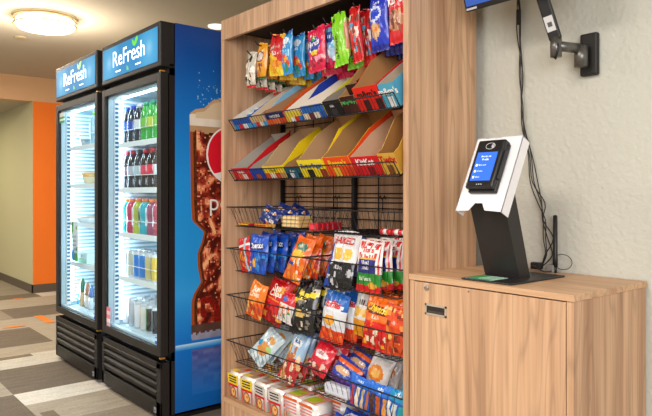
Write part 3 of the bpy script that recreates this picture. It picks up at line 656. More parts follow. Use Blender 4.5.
# ------------------------------------------------------------------ bags
def painter(layers, seed):
    r = random.Random(seed); L = []
    for l in layers:
        if l[0] == 'blobs':
            _, u0, v0, u1, v1, cols, n, s = l
            for _k in range(n): L.append(('ell', u0+r.random()*(u1-u0), v0+r.random()*(v1-v0), s*(.6+r.random()*.8), s*(.4+r.random()*.7), r.choice(cols)))
        else: L.append(l)
    def f(u, v):
        c = 'ffffff'
        for l in L:
            k = l[0]
            if k == 'bg': c = l[1]
            elif k == 'band' and l[1] <= v+(l[4]*(u-.5) if len(l) > 4 else 0) < l[2]: c = l[3]
            elif k == 'rect' and l[1] <= u <= l[3] and l[2] <= v <= l[4]: c = l[5]
            elif k == 'ell' and ((u-l[1])/l[3])**2+((v-l[2])/l[4])**2 < 1: c = l[5]
            elif k == 'stripes' and l[1] <= v <= l[2] and int(u*l[3]) % 2: c = l[4]
        return c
    return f
def bagmesh(w, h, t, layers, texts=(), seed=0, nu=22, nv=30):
    m = MB(); pf = painter(layers, seed)
    def surf(u, v, side):
        g = math.sin(PI*min(1, max(0, (v-.05)/.90)))**.55 if .05 < v < .95 else 0
        e = max(0, 1-abs(2*u-1)**2.6)**.6
        n = noise.noise(Vector((u*3+seed*7.1, v*3.5, seed)))
        wr = noise.noise(Vector((u*9+seed, v*3.0, seed*3.3)))*.5+abs(noise.noise(Vector((u*5+v*4, seed*2, v*6))))*.6
        d = t/2*g*e*(1+.35*n)+t*.36*wr*min(1, (g*e+.12))
        x = (u-.5)*w*(1-.07*g)+.03*w*noise.noise(Vector((seed, v*3, 1)))
        bend = .10*h*noise.noise(Vector((seed*1.7, v*1.5, 5)))*.5
        wav = t*.10*math.sin(u*w*260+seed)*(1-g)
        z = v*h+(.004*math.sin(u*5+seed) if v > .9 else 0)
        return Vector((x, side*d+wav+bend, z))
    for side in (-1, 1):
        vs = [surf(i/nu, j/nv, side) for j in range(nv+1) for i in range(nu+1)]; fs = []; cs = []
        for j in range(nv):
            for i in range(nu):
                a = j*(nu+1)+i; q = (a, a+1, a+nu+2, a+nu+1); fs.append(q if side < 0 else tuple(reversed(q)))
                u = (i+.5)/nu; cs.append(pf(u if side < 0 else 1-u, (j+.5)/nv))
        m.add(vs, fs, cs, smooth=True)
    for (s, u0, v0, th, c, *rest) in texts:
        rot = rest[0] if rest else 0; sxx = rest[1] if len(rest) > 1 else 1
        th *= .85; gw = glyphs(s, .03)[2]*th; lim = (.72*w if abs(rot) < 1 else .7*h)
        if gw > lim: sxx = max(.75, lim/gw); th *= min(1, lim/(gw*sxx))
        def fn(a, b):
            x, y = a*math.cos(rot)-b*math.sin(rot), a*math.sin(rot)+b*math.cos(rot)
            p = surf(min(1, max(0, u0+x/w)), min(1, max(0, v0+y/h)), -1); p.y -= .0022; return p
        m.text(s, None, None, None, th, c, fn=fn, bold=.03, sx=sxx)
    return m
BM = {}
def bagobj(key, spec, name, loc, rot, label, group, cat='snack bag'):
    """spec: (w,h,t,layers,texts,seed); copies share mesh data"""
    if key in BM: o = BM[key].copy(); COL.objects.link(o)
    else: o = bagmesh(*spec).build(name, FILM); BM[key] = o
    o.location = loc; o.rotation_euler = rot; return tag(o, label, cat, group)
def row(key, spec, name, px, py, y0, n, dy, lean, label, group, dx=0, roll=0, yaw=0, dz=0, jit=.02, where='', z=None):
    jit = .05
    rn = random.Random(hash(key) % 1000 if False else sum(map(ord, key)))
    p = P(px, py, y0)
    zz = z if z is not None else p.z
    for k in range(n):
        loc = (p.x+dx*k+rn.uniform(-.006,.006)*(k > 0), y0+dy*k, zz+dz*k+rn.uniform(0,.008)*(k > 0)); j = lambda: rn.uniform(-jit, jit)*(k > 0)
        lab = label if n == 1 else label+', '+(ORD[k]+' in file' if k else 'front of file')
        bagobj(key, spec, name, loc, (-lean+j(), roll+j()*2, yaw+j()*3), lab+where, group if n > 1 else None)
wb = ' in the basket'
CHIP = ['f0b428', 'e89a1c', 'f4c84a']
# level 4 (z .775)
row('red_chip', (.10,.165,.03,[('bg','d0202a'),('band',.75,.8,'e8e8ea'),('rect',.62,0,.78,1,'b9c6d0'),('blobs',.1,.1,.6,.6,['e8902a','f0b040','a8161c'],14,.08)],[],1), 'chip_bag', 247,272,.045,1,.04,.06,'red chip bag leaning left at the left end of the fourth level','red',roll=-.28)
DOR = (.150,.185,.042,[('bg','1f63cf'),('band',.93,1,'1a4fb4'),('rect',.12,.62,.9,.64,'e8502a'),('ell',.5,.68,.42,.09,'16347e'),('blobs',.12,.12,.5,.36,CHIP,7,.085),('blobs',.5,.08,.95,.5,['2f86e0','1450b0','3f9fe8'],10,.1)],[('Doritos',.52,.64,.042,'f4f6fa',.08)],2)
row('blue_tortilla',DOR,'chip_bag',256.5,274,.05,5,.052,.16,'blue tortilla chip bag with orange chips','blue tortilla chip bags',dx=.004,where=', fourth level')
CH1 = (.125,.20,.035,[('bg','f07414'),('ell',.5,.78,.3,.09,'2b7f6e'),('ell',.5,.6,.35,.09,'e8c23a'),('blobs',.1,.05,.9,.5,['f29a2a','e0520e','f7b24a','e8e4da'],16,.08),('rect',.2,.35,.45,.39,'3a58a8')],[('Ranch',.5,.75,.032,'e8e2c0',.25)],3)
row('orange_corner',CH1,'chip_bag',291,281,.05,3,.055,.30,'bright orange corn chip bag','orange corn chip bags',dx=.006,roll=.22,where=', fourth level')
row('orange_corner2',(.12,.17,.035,[('bg','e8481a'),('blobs',.05,.05,.95,.8,['c92a12','f28a2a','f6b04a'],18,.09),('band',.85,1,'f07414')],[],4),'chip_bag',309,278,.12,2,.06,.2,'red orange chip bag behind the orange corn chips','red orange chip bags',where=', fourth level')
BK = (.165,.235,.045,[('bg','e6e6e8'),('band',.0,.46,'1e1e22'),('rect',0,0,.16,.75,'2c59b4'),('ell',.42,.6,.14,.11,'eab948'),('ell',.74,.6,.14,.11,'f0c860'),('blobs',.2,.05,.95,.4,['3a3a3e','cfd0d4','55565c'],12,.06)],[('BAKED',.5,.78,.045,'d02a2a'),('ORIGINAL',.55,.34,.028,'e8e8ec')],5)
row('baked',BK,'chip_bag',337,290,.05,1,.05,.26,'large white and black baked crisp bag in the middle of the fourth level','b',roll=.03)
row('darkblue_bag',(.14,.17,.03,[('bg','1c3482'),('band',.7,.8,'e8e8ea')],[],6),'chip_bag',352,276,.20,1,.05,.12,'dark blue snack bag behind the baked crisp bag, fourth level','b')
TM = (.140,.19,.042,[('bg','f2ebe6'),('stripes',.36,.97,19,'d8323e'),('ell',.5,.80,.36,.085,'f6efe9'),('band',.12,.36,'2f9a3a'),('band',0,.12,'d8262a'),('rect',.12,.36,.88,.66,'28338a'),('rect',.12,.635,.88,.66,'e0b23a'),('ell',.7,.12,.16,.07,'e8b84a')],[("Tim's",.5,.775,.032,'d02a30'),('POTATO',.5,.54,.024,'f0eef4'),('CHIPS',.5,.44,.024,'f0eef4'),('Jalapeno',.5,.22,.028,'e8f4e0')],7)
row('striped',TM,'chip_bag',368,292,.05,5,.052,.10,'red and white striped potato chip bag with navy panel','striped potato chip bags',dx=.006,where=', fourth level')
# level 5 (z .557)
S1 = (.135,.165,.035,[('bg','f08a1e'),('band',.0,.45,'e8681c'),('blobs',.1,.05,.95,.45,['f4b650','d8521a','f6cc7a'],14,.09)],[('Sun',.5,.74,.042,'fff4dc',.1),('Chips',.5,.6,.036,'fff4dc',.1)],8)
row('orange_sun',S1,'chip_bag',252,317,.05,1,.05,.22,'orange wholegrain chip bag at the left end of the fifth level','b',roll=.18)
S2 = (.165,.20,.045,[('bg','d41c22'),('ell',.68,.78,.16,.09,'f2a71e'),('rect',.1,.5,.75,.54,'e8901e'),('blobs',.1,.05,.95,.42,['a8141c','e84a2a','f0b050','c9242a'],16,.08)],[('Sun',.48,.72,.052,'fbf2e4',.12),('Chips',.52,.6,.044,'fbf2e4',.12)],9)
row('red_sun',S2,'chip_bag',269,321,.085,3,.06,.30,'red wholegrain chip bag','red wholegrain chip bags',roll=.24,where=', fifth level')
row('red_white',(.11,.13,.035,[('bg','e8e4e2'),('band',.6,1,'d0202c'),('ell',.35,.75,.18,.1,'3a6fc8'),('blobs',.1,.1,.9,.5,['e07a3a','f0a060','3f9f5a'],9,.08)],[],10),'chip_bag',284,322,.045,1,.05,.24,'small red and white nut bag between the red and black bags','b',roll=.16)
SM = (.165,.235,.05,[('bg','1c1b1d'),('band',.60,.70,'f0d820',-.18),('ell',.4,.75,.12,.06,'e8d24a'),('blobs',.08,.05,.95,.95,['d8ccb8','57534e','8f887c'],13,.055),('ell',.5,.36,.24,.07,'e8c87a')],[('Smartfood',.5,.625,.030,'1c1b1d',-.1)],11)
row('black_pop',SM,'popcorn_bag',301,334,.055,4,.058,.20,'black popcorn bag with yellow band','black popcorn bags',dx=.004,where=', fifth level')
RF = (.145,.20,.045,[('bg','e6ebef'),('band',.66,1,'2473c4'),('ell',.5,.72,.42,.085,'eef0f4'),('band',0,.26,'e8501a'),('ell',.45,.44,.22,.1,'f2b03a'),('blobs',.1,.05,.9,.24,['f0742a','d83c12','f4a060'],10,.07)],[('Ruffles',.5,.70,.044,'d8283a',.05)],12)
row('ridged',RF,'chip_bag',330,342,.05,4,.055,.16,'blue, white and orange ridged chip bag','ridged chip bags',dx=.008,roll=.1,where=', fifth level')
row('gold_white',(.13,.20,.035,[('bg','eceae6'),('band',0,.35,'e8a41e'),('band',.85,1,'e8a41e'),('blobs',.1,.3,.9,.55,['e8b84a','f2d28a','e8a41e'],10,.09)],[('BAGEL',.5,.62,.036,'5a2a24')],13),'chip_bag',363,337,.11,2,.06,.12,'gold and white bagel crisp bag','gold and white crisp bags',roll=.08,where=', fifth level')
CT = (.150,.195,.045,[('bg','f27a14'),('ell',.5,.74,.42,.09,'7a2410'),('band',0,.52,'d81f1c'),('blobs',.05,.05,.95,.5,['f4b23a','b8140f','ef5a22','f2e2c8'],18,.07)],[('Cheetos',.5,.72,.044,'f4d22a',-.05),('FLAMIN',.5,.58,.026,'f6e8d0')],14)
row('flamin',CT,'chip_bag',375,350,.045,3,.06,.14,'orange and red cheese puff bag','cheese puff bags',dx=.012,roll=.06,where=', fifth level')
row('salsa',(.13,.18,.04,[('bg','e05a20'),('blobs',.05,.05,.95,.95,['f0a04a','c9381c','f4c46a','8f2a1a'],26,.08)],[],15),'chip_bag',397,356,.04,2,.07,.1,'reddish orange snack bag beside the shelving side','reddish orange snack bags',where=', fifth level')
# level 6 (z .345)
CK = (.125,.17,.03,[('bg','c9dbe2'),('ell',.5,.42,.3,.2,'d89a4c'),('ell',.6,.75,.18,.1,'e0a558'),('ell',.2,.48,.14,.08,'2f9fc8'),('ell',.75,.52,.15,.07,'a9d48a'),('blobs',.1,.05,.9,.2,['9fb9c4','e2ecf0'],8,.1)],[('Oat',.45,.66,.03,'3a6a8a')],16)
row('cookie',CK,'cookie_bag',254,360,.06,3,.05,.55,'pale silver blue cookie bag','pale cookie bags',dx=.012,roll=.55,dz=.004,where=', lowest basket',z=.36)
NB = (.115,.25,.04,[('bg','a9c9e4'),('band',.86,1,'2f78c8'),('band',0,.42,'c9302e'),('blobs',.05,.05,.95,.55,['d8a468','b8763c','e8c08a','f0dcc0'],24,.09),('ell',.5,.7,.3,.08,'eef3f6')],[('Nuts',.5,.69,.036,'2a5aa8')],17)
row('trail',NB,'nut_bag',285,381,.05,4,.055,.35,'light blue trail mix bag with clear lower half','trail mix bags',dx=.004,roll=.20,where=', lowest basket')
row('pink_snack',(.12,.13,.035,[('bg','d8243c'),('ell',.5,.62,.34,.12,'f0dede'),('blobs',.05,.05,.95,.4,['8f4a3a','e8c8b8','b83a44'],14,.08)],[('Jerky',.5,.6,.03,'a8182a')],18),'snack_bag',315,373,.05,3,.07,.45,'crimson snack bag','crimson snack bags',dx=.01,roll=.25,where=', lowest basket')
GB = (.15,.10,.04,[('bg','2c4fb0'),('band',.72,.9,'e8702a'),('band',0,.25,'5a2a8a'),('ell',.45,.5,.3,.14,'d8b48a')],[('BAR',.6,.5,.03,'f0f0f4')],19)
row('bars',GB,'snack_bag',340,384,.06,2,.07,.5,'blue and purple snack bar bag','blue and purple snack bar bags',dx=.01,roll=.25,dz=.02,where=', lowest basket')
tag(MB().bbox(-.07,.07,-.02,.02,0,.045,.01,'d8dde8').build('snack_tray',FILM,None,(P(338,396,.03).x,.035,.352),(0,0,0)),'clear and white snack tray under the blue and purple bags','snack tray')
WB = (.12,.15,.04,[('bg','ece8e4'),('ell',.5,.52,.32,.22,'f0952a'),('ell',.5,.52,.2,.12,'f6c06a'),('band',.9,1,'d8d8d8')],[],20)
row('white_orange',WB,'snack_bag',372,393,.13,3,.05,.32,'white snack bag with orange circle','white and orange snack bags',dx=.014,roll=.18,where=', lowest basket')
WF = (.135,.125,.03,[('bg','2a78d8'),('band',0,.70,'1f5cb4'),('rect',.16,.08,.32,.66,'d8342a'),('rect',.42,.08,.54,.66,'e8ddc8'),('rect',.62,.08,.74,.66,'d6c09a'),('rect',.84,.08,.92,.66,'c2733a')],[('wafers',.5,.82,.022,'dfeefc')],21)
row('wafer',WF,'wafer_bag',358,409,.035,1,.05,.12,'blue wafer bag with clear windows, leftmost hanging at the front of the lowest basket','b',roll=.12)
WF2 = (.125,.12,.03,[('bg','2a80e0'),('band',0,.68,'1b50a8'),('rect',.12,.08,.3,.64,'5a3426'),('rect',.42,.08,.58,.64,'c8652a'),('rect',.7,.08,.86,.64,'e0a050')],[('wafers',.5,.82,.022,'dfeefc')],22)
row('wafer2',WF2,'wafer_bag',378,417,.035,1,.05,.12,'blue wafer bag with brown and orange windows, beside the leftmost wafer bag','b',roll=.12)
WF3 = (.115,.12,.03,[('bg','1f9ac8'),('band',0,.66,'1a6fb8'),('rect',.12,.08,.3,.6,'eef0ea'),('rect',.42,.08,.58,.6,'d8dcd8'),('rect',.7,.08,.86,.6,'18a0a8')],[('wafers',.5,.80,.022,'dff6fc')],23)
row('wafer3',WF3,'wafer_bag',395,424,.035,3,.06,.12,'teal and blue wafer bag','teal wafer bags',dx=.01,roll=.14,where=' by the shelving side, lowest basket')
# level 3: near-empty basket
row('small_blue',(.13,.085,.03,[('bg','24418f'),('blobs',.05,.05,.95,.95,['e8e8ea','e8a03a','1c2f6e'],16,.1)],[],24),'snack_bag',266,226,.08,3,.07,.3,'small blue and white snack bag','small blue and white bags',dx=.015,roll=.4,z=.995,where=', third level')
def flatpack(px, y, z, w, d, h, c1, c2, label, group, rz=0, rx=0):
    m = MB().bbox(-w/2,w/2,-d/2,d/2,0,h,.004,c1); m.box(-w/2+.008,w/2-.008,-d/2-.001,-d/2,h*.25,h*.75,c2); m.box(-w/2+.012,w/2-.012,-d/2+.006,d/2-.006,h,h+.0008,c2)
    tag(m.build('snack_pack', CARD, None, (P(px,200,y).x, y, z), (rx,0,rz)), label, 'packet', group)
for k in range(3): flatpack(297, .15, .988+.017*k, .13, .08, .016, 'e0c084', 'f2e2b8', 'pale yellow snack pack, %s of the stack of three, third level' % ['bottom','middle','top'][k], 'pale yellow snack packs')
for k in range(4): flatpack(318+5*k, .07+.03*k, .988, .045, .07, .03, 'd01c34', 'e8485a', 'small red candy packet, %s in the line on the third level' % ['leftmost','second','third','rightmost'][k], 'small red candy packets', rz=.3)
for k in range(2): flatpack(248+17*k, .07, .988, .12, .05, .012, ['c91c34','e8b43a'][k], ['e8c23a','c93a34'][k], ['red and yellow candy strip lying left','yellow and red candy strip lying right'][k]+' in the third level basket', None, rz=-.1)
m = MB()
for k in range(7): m.tube([(.018*k, 0, 0), (.018*k+.018, 0, 0)], .011, 10, ['d8202c','f0e6e4','d8202c','d8202c','f0e6e4','d8202c','f0e6e4'][k])
tag(m.build('candy_roll', FILM, None, (1.065, .035, 1.003), (0,0,.03)), 'red and white candy roll lying at the right of the third level', 'candy')
# ------------------------------------------------------------------ hanging bags on peg hooks
def peg(x, z, label):
    m = MB().tube([(x,.344,z),(x,.06,z),(x,.03,z+.004),(x,.018,z+.018)], .0028, 6); m.box(x-.012,x+.012,.336,.347,z-.02,z+.012)
    tag(m.build('peg_hook', BLK), label, 'hook', 'peg hooks at the top of the snack shelving')
def hang(key, spec, px, pytop, y0, n, dy, label, group, yaw=0, roll=0, name='candy_bag', dz=.006):
    spec = (spec[0]*.98, spec[1], spec[2]*1.2, *spec[3:]); p = P(px, pytop, y0); h = spec[1]; zt_ = p.z
    peg(p.x, zt_-.014, 'black peg hook holding the '+label)
    for k in range(n):
        lab = label if n == 1 else label+', '+('front of hook' if k == 0 else ORD[k]+' on hook')
        bagobj(key, spec, name, (p.x+.004*((k*3) % 4-1), y0+.005+dy*k, zt_-h-dz*k), (.03*(k % 2), roll+.03*((k*7) % 3-1), yaw+.08*((k*5) % 3-1)), lab, group if n > 1 else None, 'candy bag')
hang('white_bear',(.085,.165,.028,[('bg','cfcabd'),('blobs',.05,.05,.95,.95,['3a3a34','e8e0cc','8f5a3a','f2eee2'],24,.09),('band',0,.06,'c9242a')],[],31),251,52,.04,4,.05,'white and black snack bag at the far left','white and black hanging bags',roll=.08)
hang('yellow_nut',(.085,.165,.03,[('bg','e8a81e'),('ell',.5,.62,.34,.16,'8f2a3a'),('ell',.5,.62,.28,.11,'d8ccc4'),('blobs',.1,.08,.9,.4,['8a4a24','c9823a','5a3420'],14,.09),('band',.0,.06,'3a6a3a')],[],32),261,43,.05,4,.05,'yellow peanut bag','yellow hanging peanut bags',roll=.12)
hang('swedish',(.130,.185,.03,[('bg','f2c21a'),('band',.46,1,'cf1c24',.35),('ell',.62,.28,.25,.1,'e87a1e'),('blobs',.1,.05,.9,.3,['f0e04a','e8a01e'],8,.08)],[('Swed',.45,.62,.045,'fbf3ea',.25),('ish',.55,.48,.035,'fbf3ea',.25)],33),276,34,.05,5,.055,'red and yellow gummy bag','red and yellow hanging gummy bags',roll=.14,dz=.014)
hang('blue_sour',(.085,.185,.026,[('bg','3fa4dc'),('ell',.5,.78,.3,.08,'e4f0f6'),('blobs',.1,.1,.9,.45,['e8563a','f2b83a','2a72b8','3f9f4a'],10,.1),('band',.94,1,'2c70b8')],[('Sour',.5,.6,.032,'f2f6f8')],34),288,31,.045,4,.052,'light blue gummy bag','light blue hanging gummy bags')
hang('nerds',(.125,.180,.03,[('bg','dc1f56'),('ell',.48,.60,.40,.17,'2a49b4'),('ell',.52,.42,.22,.06,'f0d83a'),('blobs',.1,.08,.9,.32,['f2a0b8','b8143c','8f1a3a','f6e05a'],12,.06),('ell',.42,.74,.1,.06,'3fae4a')],[('Nerds',.48,.56,.042,'f6f2f8',.12)],35),317,27,.04,3,.07,'pink candy bag with blue lettered patch','pink hanging candy bags')
hang('pinkblue',(.135,.185,.03,[('bg','7fb8e0'),('band',.88,1,'e0245e'),('band',0,.12,'d8245a'),('ell',.45,.66,.3,.12,'2a5fb0'),('ell',.5,.3,.26,.12,'b9d8ee'),('blobs',.1,.12,.9,.3,['f0b0c8','e8f2f8','d84a7a'],9,.08)],[('Sour',.45,.62,.034,'f4f6f8')],36),333,21,.07,4,.06,'pale blue and pink candy bag','pale blue and pink hanging bags',roll=.05)
hang('green_nut',(.095,.205,.032,[('bg','8fd61f'),('ell',0,.5,.12,.36,'e8e2c8'),('ell',1,.5,.14,.3,'c98a6a'),('ell',.24,.87,.1,.05,'1f3a5a'),('band',.2,.27,'a9e04a')],[('pistachio',.42,.36,.034,'3a6a1e',PI/2)],37),342,12,.035,3,.065,'bright green nut bag','bright green hanging nut bags',roll=-.04)
RN = [('bg','d4222c'),('blobs',.05,.2,.95,.85,['e8dcd0','8a3a2a','5fa8c8','d8b48a','a81c24'],30,.075)]
hang('red_nut',(.070,.215,.028,RN,[],38),358,5,.045,5,.052,'narrow red nut mix bag','narrow red hanging nut bags',roll=-.05)
hang('blue_nut',(.105,.215,.032,[('bg','1f3fc4'),('ell',.42,.62,.36,.14,'c9d4ee'),('ell',.42,.62,.30,.09,'2a4fd0'),('ell',.45,.34,.28,.13,'d8b48a'),('blobs',.25,.22,.7,.42,['b88048','e8c890','e88a2a'],9,.06),('band',.0,.1,'1a2f9a')],[('SALTY',.5,.78,.026,'e4e8f6')],39),379,-8,.045,4,.065,'royal blue nut bag','royal blue hanging nut bags',roll=.05)
hang('kars',(.105,.22,.03,[('bg','d8222e'),('ell',.5,.36,.4,.16,'c08a68'),('blobs',.15,.22,.85,.5,['a8603a','e0b890','7a3a24'],14,.07)],[("Kar's",.5,.62,.048,'f6f0ee',.06)],40),399,-20,.04,3,.08,'red nut bag with white lettering beside the right side panel','red hanging nut bags with white lettering')
# ------------------------------------------------------------------ noodle bowls on the bottom shelf
def noodlebox(x, y, z, w, d, h, kind, label, group, rz=0):
    m = MB()
    def ring(s, zz): return [(sx*(w/2*s), sy*(d/2*s), zz) for sx, sy in ((-1,-1),(1,-1),(1,1),(-1,1))]
    bm_ = bmesh.new(); bmesh.ops.create_cube(bm_, size=1)
    for v in bm_.verts:
        s = 1.0 if v.co.z > 0 else .86; v.co = Vector((v.co.x*w*s, v.co.y*d*s, (v.co.z+.5)*h))
    bmesh.ops.bevel(bm_, geom=[e for e in bm_.edges], offset=.012, segments=3, affect='EDGES'); bm_.verts.index_update()
    m.add([v.co.copy() for v in bm_.verts], [[v.index for v in f.verts] for f in bm_.faces], 'ece8e2', smooth=True); bm_.free()
    def front(u, v, off=.0022):   # u -1..1, v 0..1
        s = .86+.14*v; return Vector((u*w/2*s*.86, -d/2*s-off, .008+v*(h-.016)))
    def quad(u0, u1, v0, v1, c, off=.0022): m.add([front(u0,v0,off), front(u1,v0,off), front(u1,v1,off), front(u0,v1,off)], [(0,1,2,3)], c)
    def sidequad(u0, u1, v0, v1, c, off=.0022):
        def q(u, v):
            s = .86+.14*v; return Vector((w/2*s+off, u*d/2*s*.86, .008+v*(h-.016)))
        m.add([q(u0,v0), q(u1,v0), q(u1,v1), q(u0,v1)], [(0,1,2,3)], c)
    def disc(cu, cv, r, c, off):
        m.add([front(cu+r/(w/2)*math.cos(i/16*2*PI), cv+r/h*math.sin(i/16*2*PI), off) for i in range(16)], [list(range(16))], c)
    if kind in ('yellow', 'plain'):
        yc = 'f2d63a' if kind == 'yellow' else 'd9d4cc'
        quad(-1,1,.56,.98,yc); quad(-1,1,.46,.56,'d8262c'); quad(-1,-.75,0,.46,'e0705a'); quad(.75,1,0,.46,'e0705a'); disc(0,.23,.030,'b8692e',.003); disc(0,.23,.022,'eebf7a',.0036); disc(.1,.26,.007,'d8502a',.004)
        for k in range(3): quad(-.7,.7,.86-k*.11,.91-k*.11,'2a2a3a',.003)
        sidequad(-1,1,.56,.98,'c9a0a0'); sidequad(-1,1,.0,.4,'b9bcc0'); sidequad(-1,.4,.46,.56,'d8262c')
        m.box(-w*.4,w*.4,-d*.4,d*.4,h,h+.001,'c9a48a'); m.box(-w*.4,w*.0,-d*.4,-d*.1,h+.001,h+.0015,yc); m.box(w*.05,w*.35,0,d*.35,h+.001,h+.0015,'d8452c')
    else:
        for k in range(4): quad(-.9+.0*k,.9,.42+k*.12,.48+k*.12,'e89a9a')
        quad(-1,1,.9,1.0,'e8702a'); quad(-.5,.6,.02,.3,'b9cf2e',.003); quad(-1,-.7,0,.4,'ee9a5a'); sidequad(-1,1,0,.12,'e8702a')
        for k in range(3): sidequad(-.7,.7,.3+k*.16,.36+k*.16,'e0a4a0')
        m.box(-w*.42,w*.42,-d*.42,d*.42,h,h+.001,'e8a08a'); m.box(-w*.3,w*.25,-d*.32,d*.2,h+.001,h+.0018,'b9cf2e'); m.box(-w*.42,-w*.3,-d*.42,d*.42,h+.001,h+.0015,'f0ece6')
    tag(m.build('noodle_cup', FILM, None, (x, y, z), (0,0,rz)), label, 'noodle cup', group)
ZS = .1595
g = 'square noodle cups with bowl pictures'
for k, (px, kind) in enumerate(((.083,'yellow'),(.197,'yellow'),(.310,'plain'),(.423,'plain'))):
    noodlebox(px, .07, ZS, .108, .11, .128, kind, ['yellow labelled noodle cup against the left panel on the bottom shelf','yellow labelled noodle cup, second from the left panel','noodle cup with grey label, third from the left panel','noodle cup with grey label beside the pink cups'][k], g, rz=(0,.06,-.05,.04)[k])
for k, px in enumerate((.10, .215, .33)):
    noodlebox(px, .20, ZS, .108, .11, .128, 'yellow' if k < 2 else 'plain', 'noodle cup in the second row, %s, behind the front yellow cups' % ['leftmost','middle','rightmost'][k], 'second row noodle cups')
    if k: noodlebox(px-.04, .21, ZS+.130, .100, .095, .040, 'yellow', 'low noodle cup stacked on the second row, %s' % ['','left','right'][k], 'stacked noodle cups')
g = 'white and pink noodle cups'
for k, (px, y) in enumerate(((.540,.07),(.657,.065),(.45,.20),(.567,.195),(.684,.19))):
    noodlebox(px, y, ZS, .110, .11, .128, 'pink', 'white noodle cup with pink print and green patch, %s' % ['front left of its group','front right of its group','back left of its group','back right of its group','at the right end of its group'][k], g, rz=(.03,-.03,.0,.02,.0)[k])
WP = (.15,.10,.035,[('bg','2a5cc4'),('ell',.5,.5,.42,.3,'e8eef8'),('ell',.5,.5,.36,.22,'2a5cc4')],[('Pop',.5,.42,.036,'f0f4fa')],41)
row('blue_low',WP,'snack_bag',336,414,.04,2,.06,.7,'blue snack bag lying at the front of the bottom shelf','blue bags on the bottom shelf',roll=.1,z=ZS+.012)
DEEP[0] = 1.0
# ------------------------------------------------------------------ kiosk cabinet
CX0, CX1, CZ, CD, CT_ = SW+.0015, SW+.5953, .869, .434, .0185
cb = empty('storage_cabinet', ((CX0+CX1)/2, 0, 0), 'low oak laminate cabinet with recessed handle and lock, holding the card kiosk', 'cabinet')
hx = (CX1-CX0)/2
MB().bbox(-hx, hx, 0, CD, CZ-CT_, CZ, .0015).build('worktop', W_X, cb)
MB().bbox(-hx+.002, -hx+.022, .004, CD, 0, CZ-CT_-.001, .001).build('side_panel', W_Z, cb)
MB().bbox(hx-.024, hx-.004, .004, CD, 0, CZ-CT_-.001, .001).build('side_panel', W_Z, cb)
MB().box(-hx+.022, hx-.024, .03, CD-.01, .06, CZ-CT_-.001).build('carcass', W_Z, cb)
dr = MB().bbox(-hx+.0245, hx-.0265, .003, .022, .07, CZ-CT_-.004, .001).build('door', W_Z, cb)
hd = MB(); ax, bx, z0, z1 = 1.304-(CX0+hx), 1.392-(CX0+hx), .744, .779
for a in ((ax,bx,z1-.006,z1), (ax,bx,z0,z0+.006), (ax,ax+.006,z0,z1), (bx-.006,bx,z0,z1)): hd.box(a[0], a[1], .000, .004, a[2], a[3], 'b4a896')
hd.box(ax+.004, bx-.004, .0022, .0028, z0+.004, z1-.004, '2a2522'); hd.box(ax+.012, bx-.012, .0015, .0022, z0+.008, z0+.014, '4a423c')
hdo = hd.build('handle', ink('handle_print', .35, .5), dr); hdo['label'] = 'recessed metal pull'
MB().lathe([(.009,0),(.009,.004),(.007,.005),(.001,.0052)],16,M=Matrix.Translation((1.310-(CX0+hx),.003,.831))@Matrix.Rotation(PI/2,4,'X')).build('lock', CHR, dr)
MB().lathe([(.0035,0),(.0035,.0003),(.001,.0004)],10,M=Matrix.Translation((1.478-(CX0+hx),.003,.838))@Matrix.Rotation(PI/2,4,'X')).build('dowel_mark', mat('knot', '8a6440', .6), dr)
# ------------------------------------------------------------------ payment kiosk
kx, ky = 1.495, .15
ks = empty('payment_kiosk', (kx, ky, CZ), 'self-checkout card terminal on a leaning black stand with white face plate', 'payment terminal')
bp = MB().bbox(-.062, .122, -.128, .172, .0, .006, .0028).build('base_plate', BLKP, ks)
gs = MB().box(-.050, .045, -.120, -.030, .006, .0068, 'b8dcc8'); gs.box(-.048, -.015, -.118, -.035, .0068, .0072, '3f9f4f'); gs.box(-.045,.04,-.122,-.110,.0068,.0073,'2f9a80')
for k in range(3): gs.box(-.005, .038, -.105+k*.022, -.095+k*.022, .0068, .0072, '7fb89a')
gs.build('notice_sticker', CARD, bp)
col = MB(); xl, xr = -.064, .066
pr = [(-.012,.006),(-.078,.212),(-.10,.30),(-.04,.34),(.055,.006)]
pr = [(.000,.006),(-.072,.212),(-.085,.25),(-.03,.285),(.058,.006)]
n = len(pr); vl = [(xl, y, z) for y, z in pr]; vr = [(xr, y, z) for y, z in pr]
col.add(vl, [list(reversed(range(n)))]); col.add(vr, [list(range(n))])
for k in range(n):
    j = (k+1) % n; col.add([vl[k], vl[j], vr[j], vr[k]], [(0,1,2,3)])
col.build('stand_column', mat('stand_black', '262324', .45, .1), ks)
# face plate in a tilted frame: origin lower edge, Y' up the plate
pb, pt_ = Vector((0, -.128, .216)), Vector((0, -.012, .450))
up = (pt_-pb).normalized(); nrm = Vector((1,0,0)).cross(up)   # points away from viewer side check
if nrm.y > 0: nrm = -nrm
Lp = (pt_-pb).length
M = Matrix(((1, nrm.x*-1, up.x, pb.x), (0, -nrm.y, up.y, pb.y), (0, -nrm.z, up.z, pb.z), (0,0,0,1)))   # local x, y(back), z(up plate)
pl = MB(); x0, x1 = -.083, .087
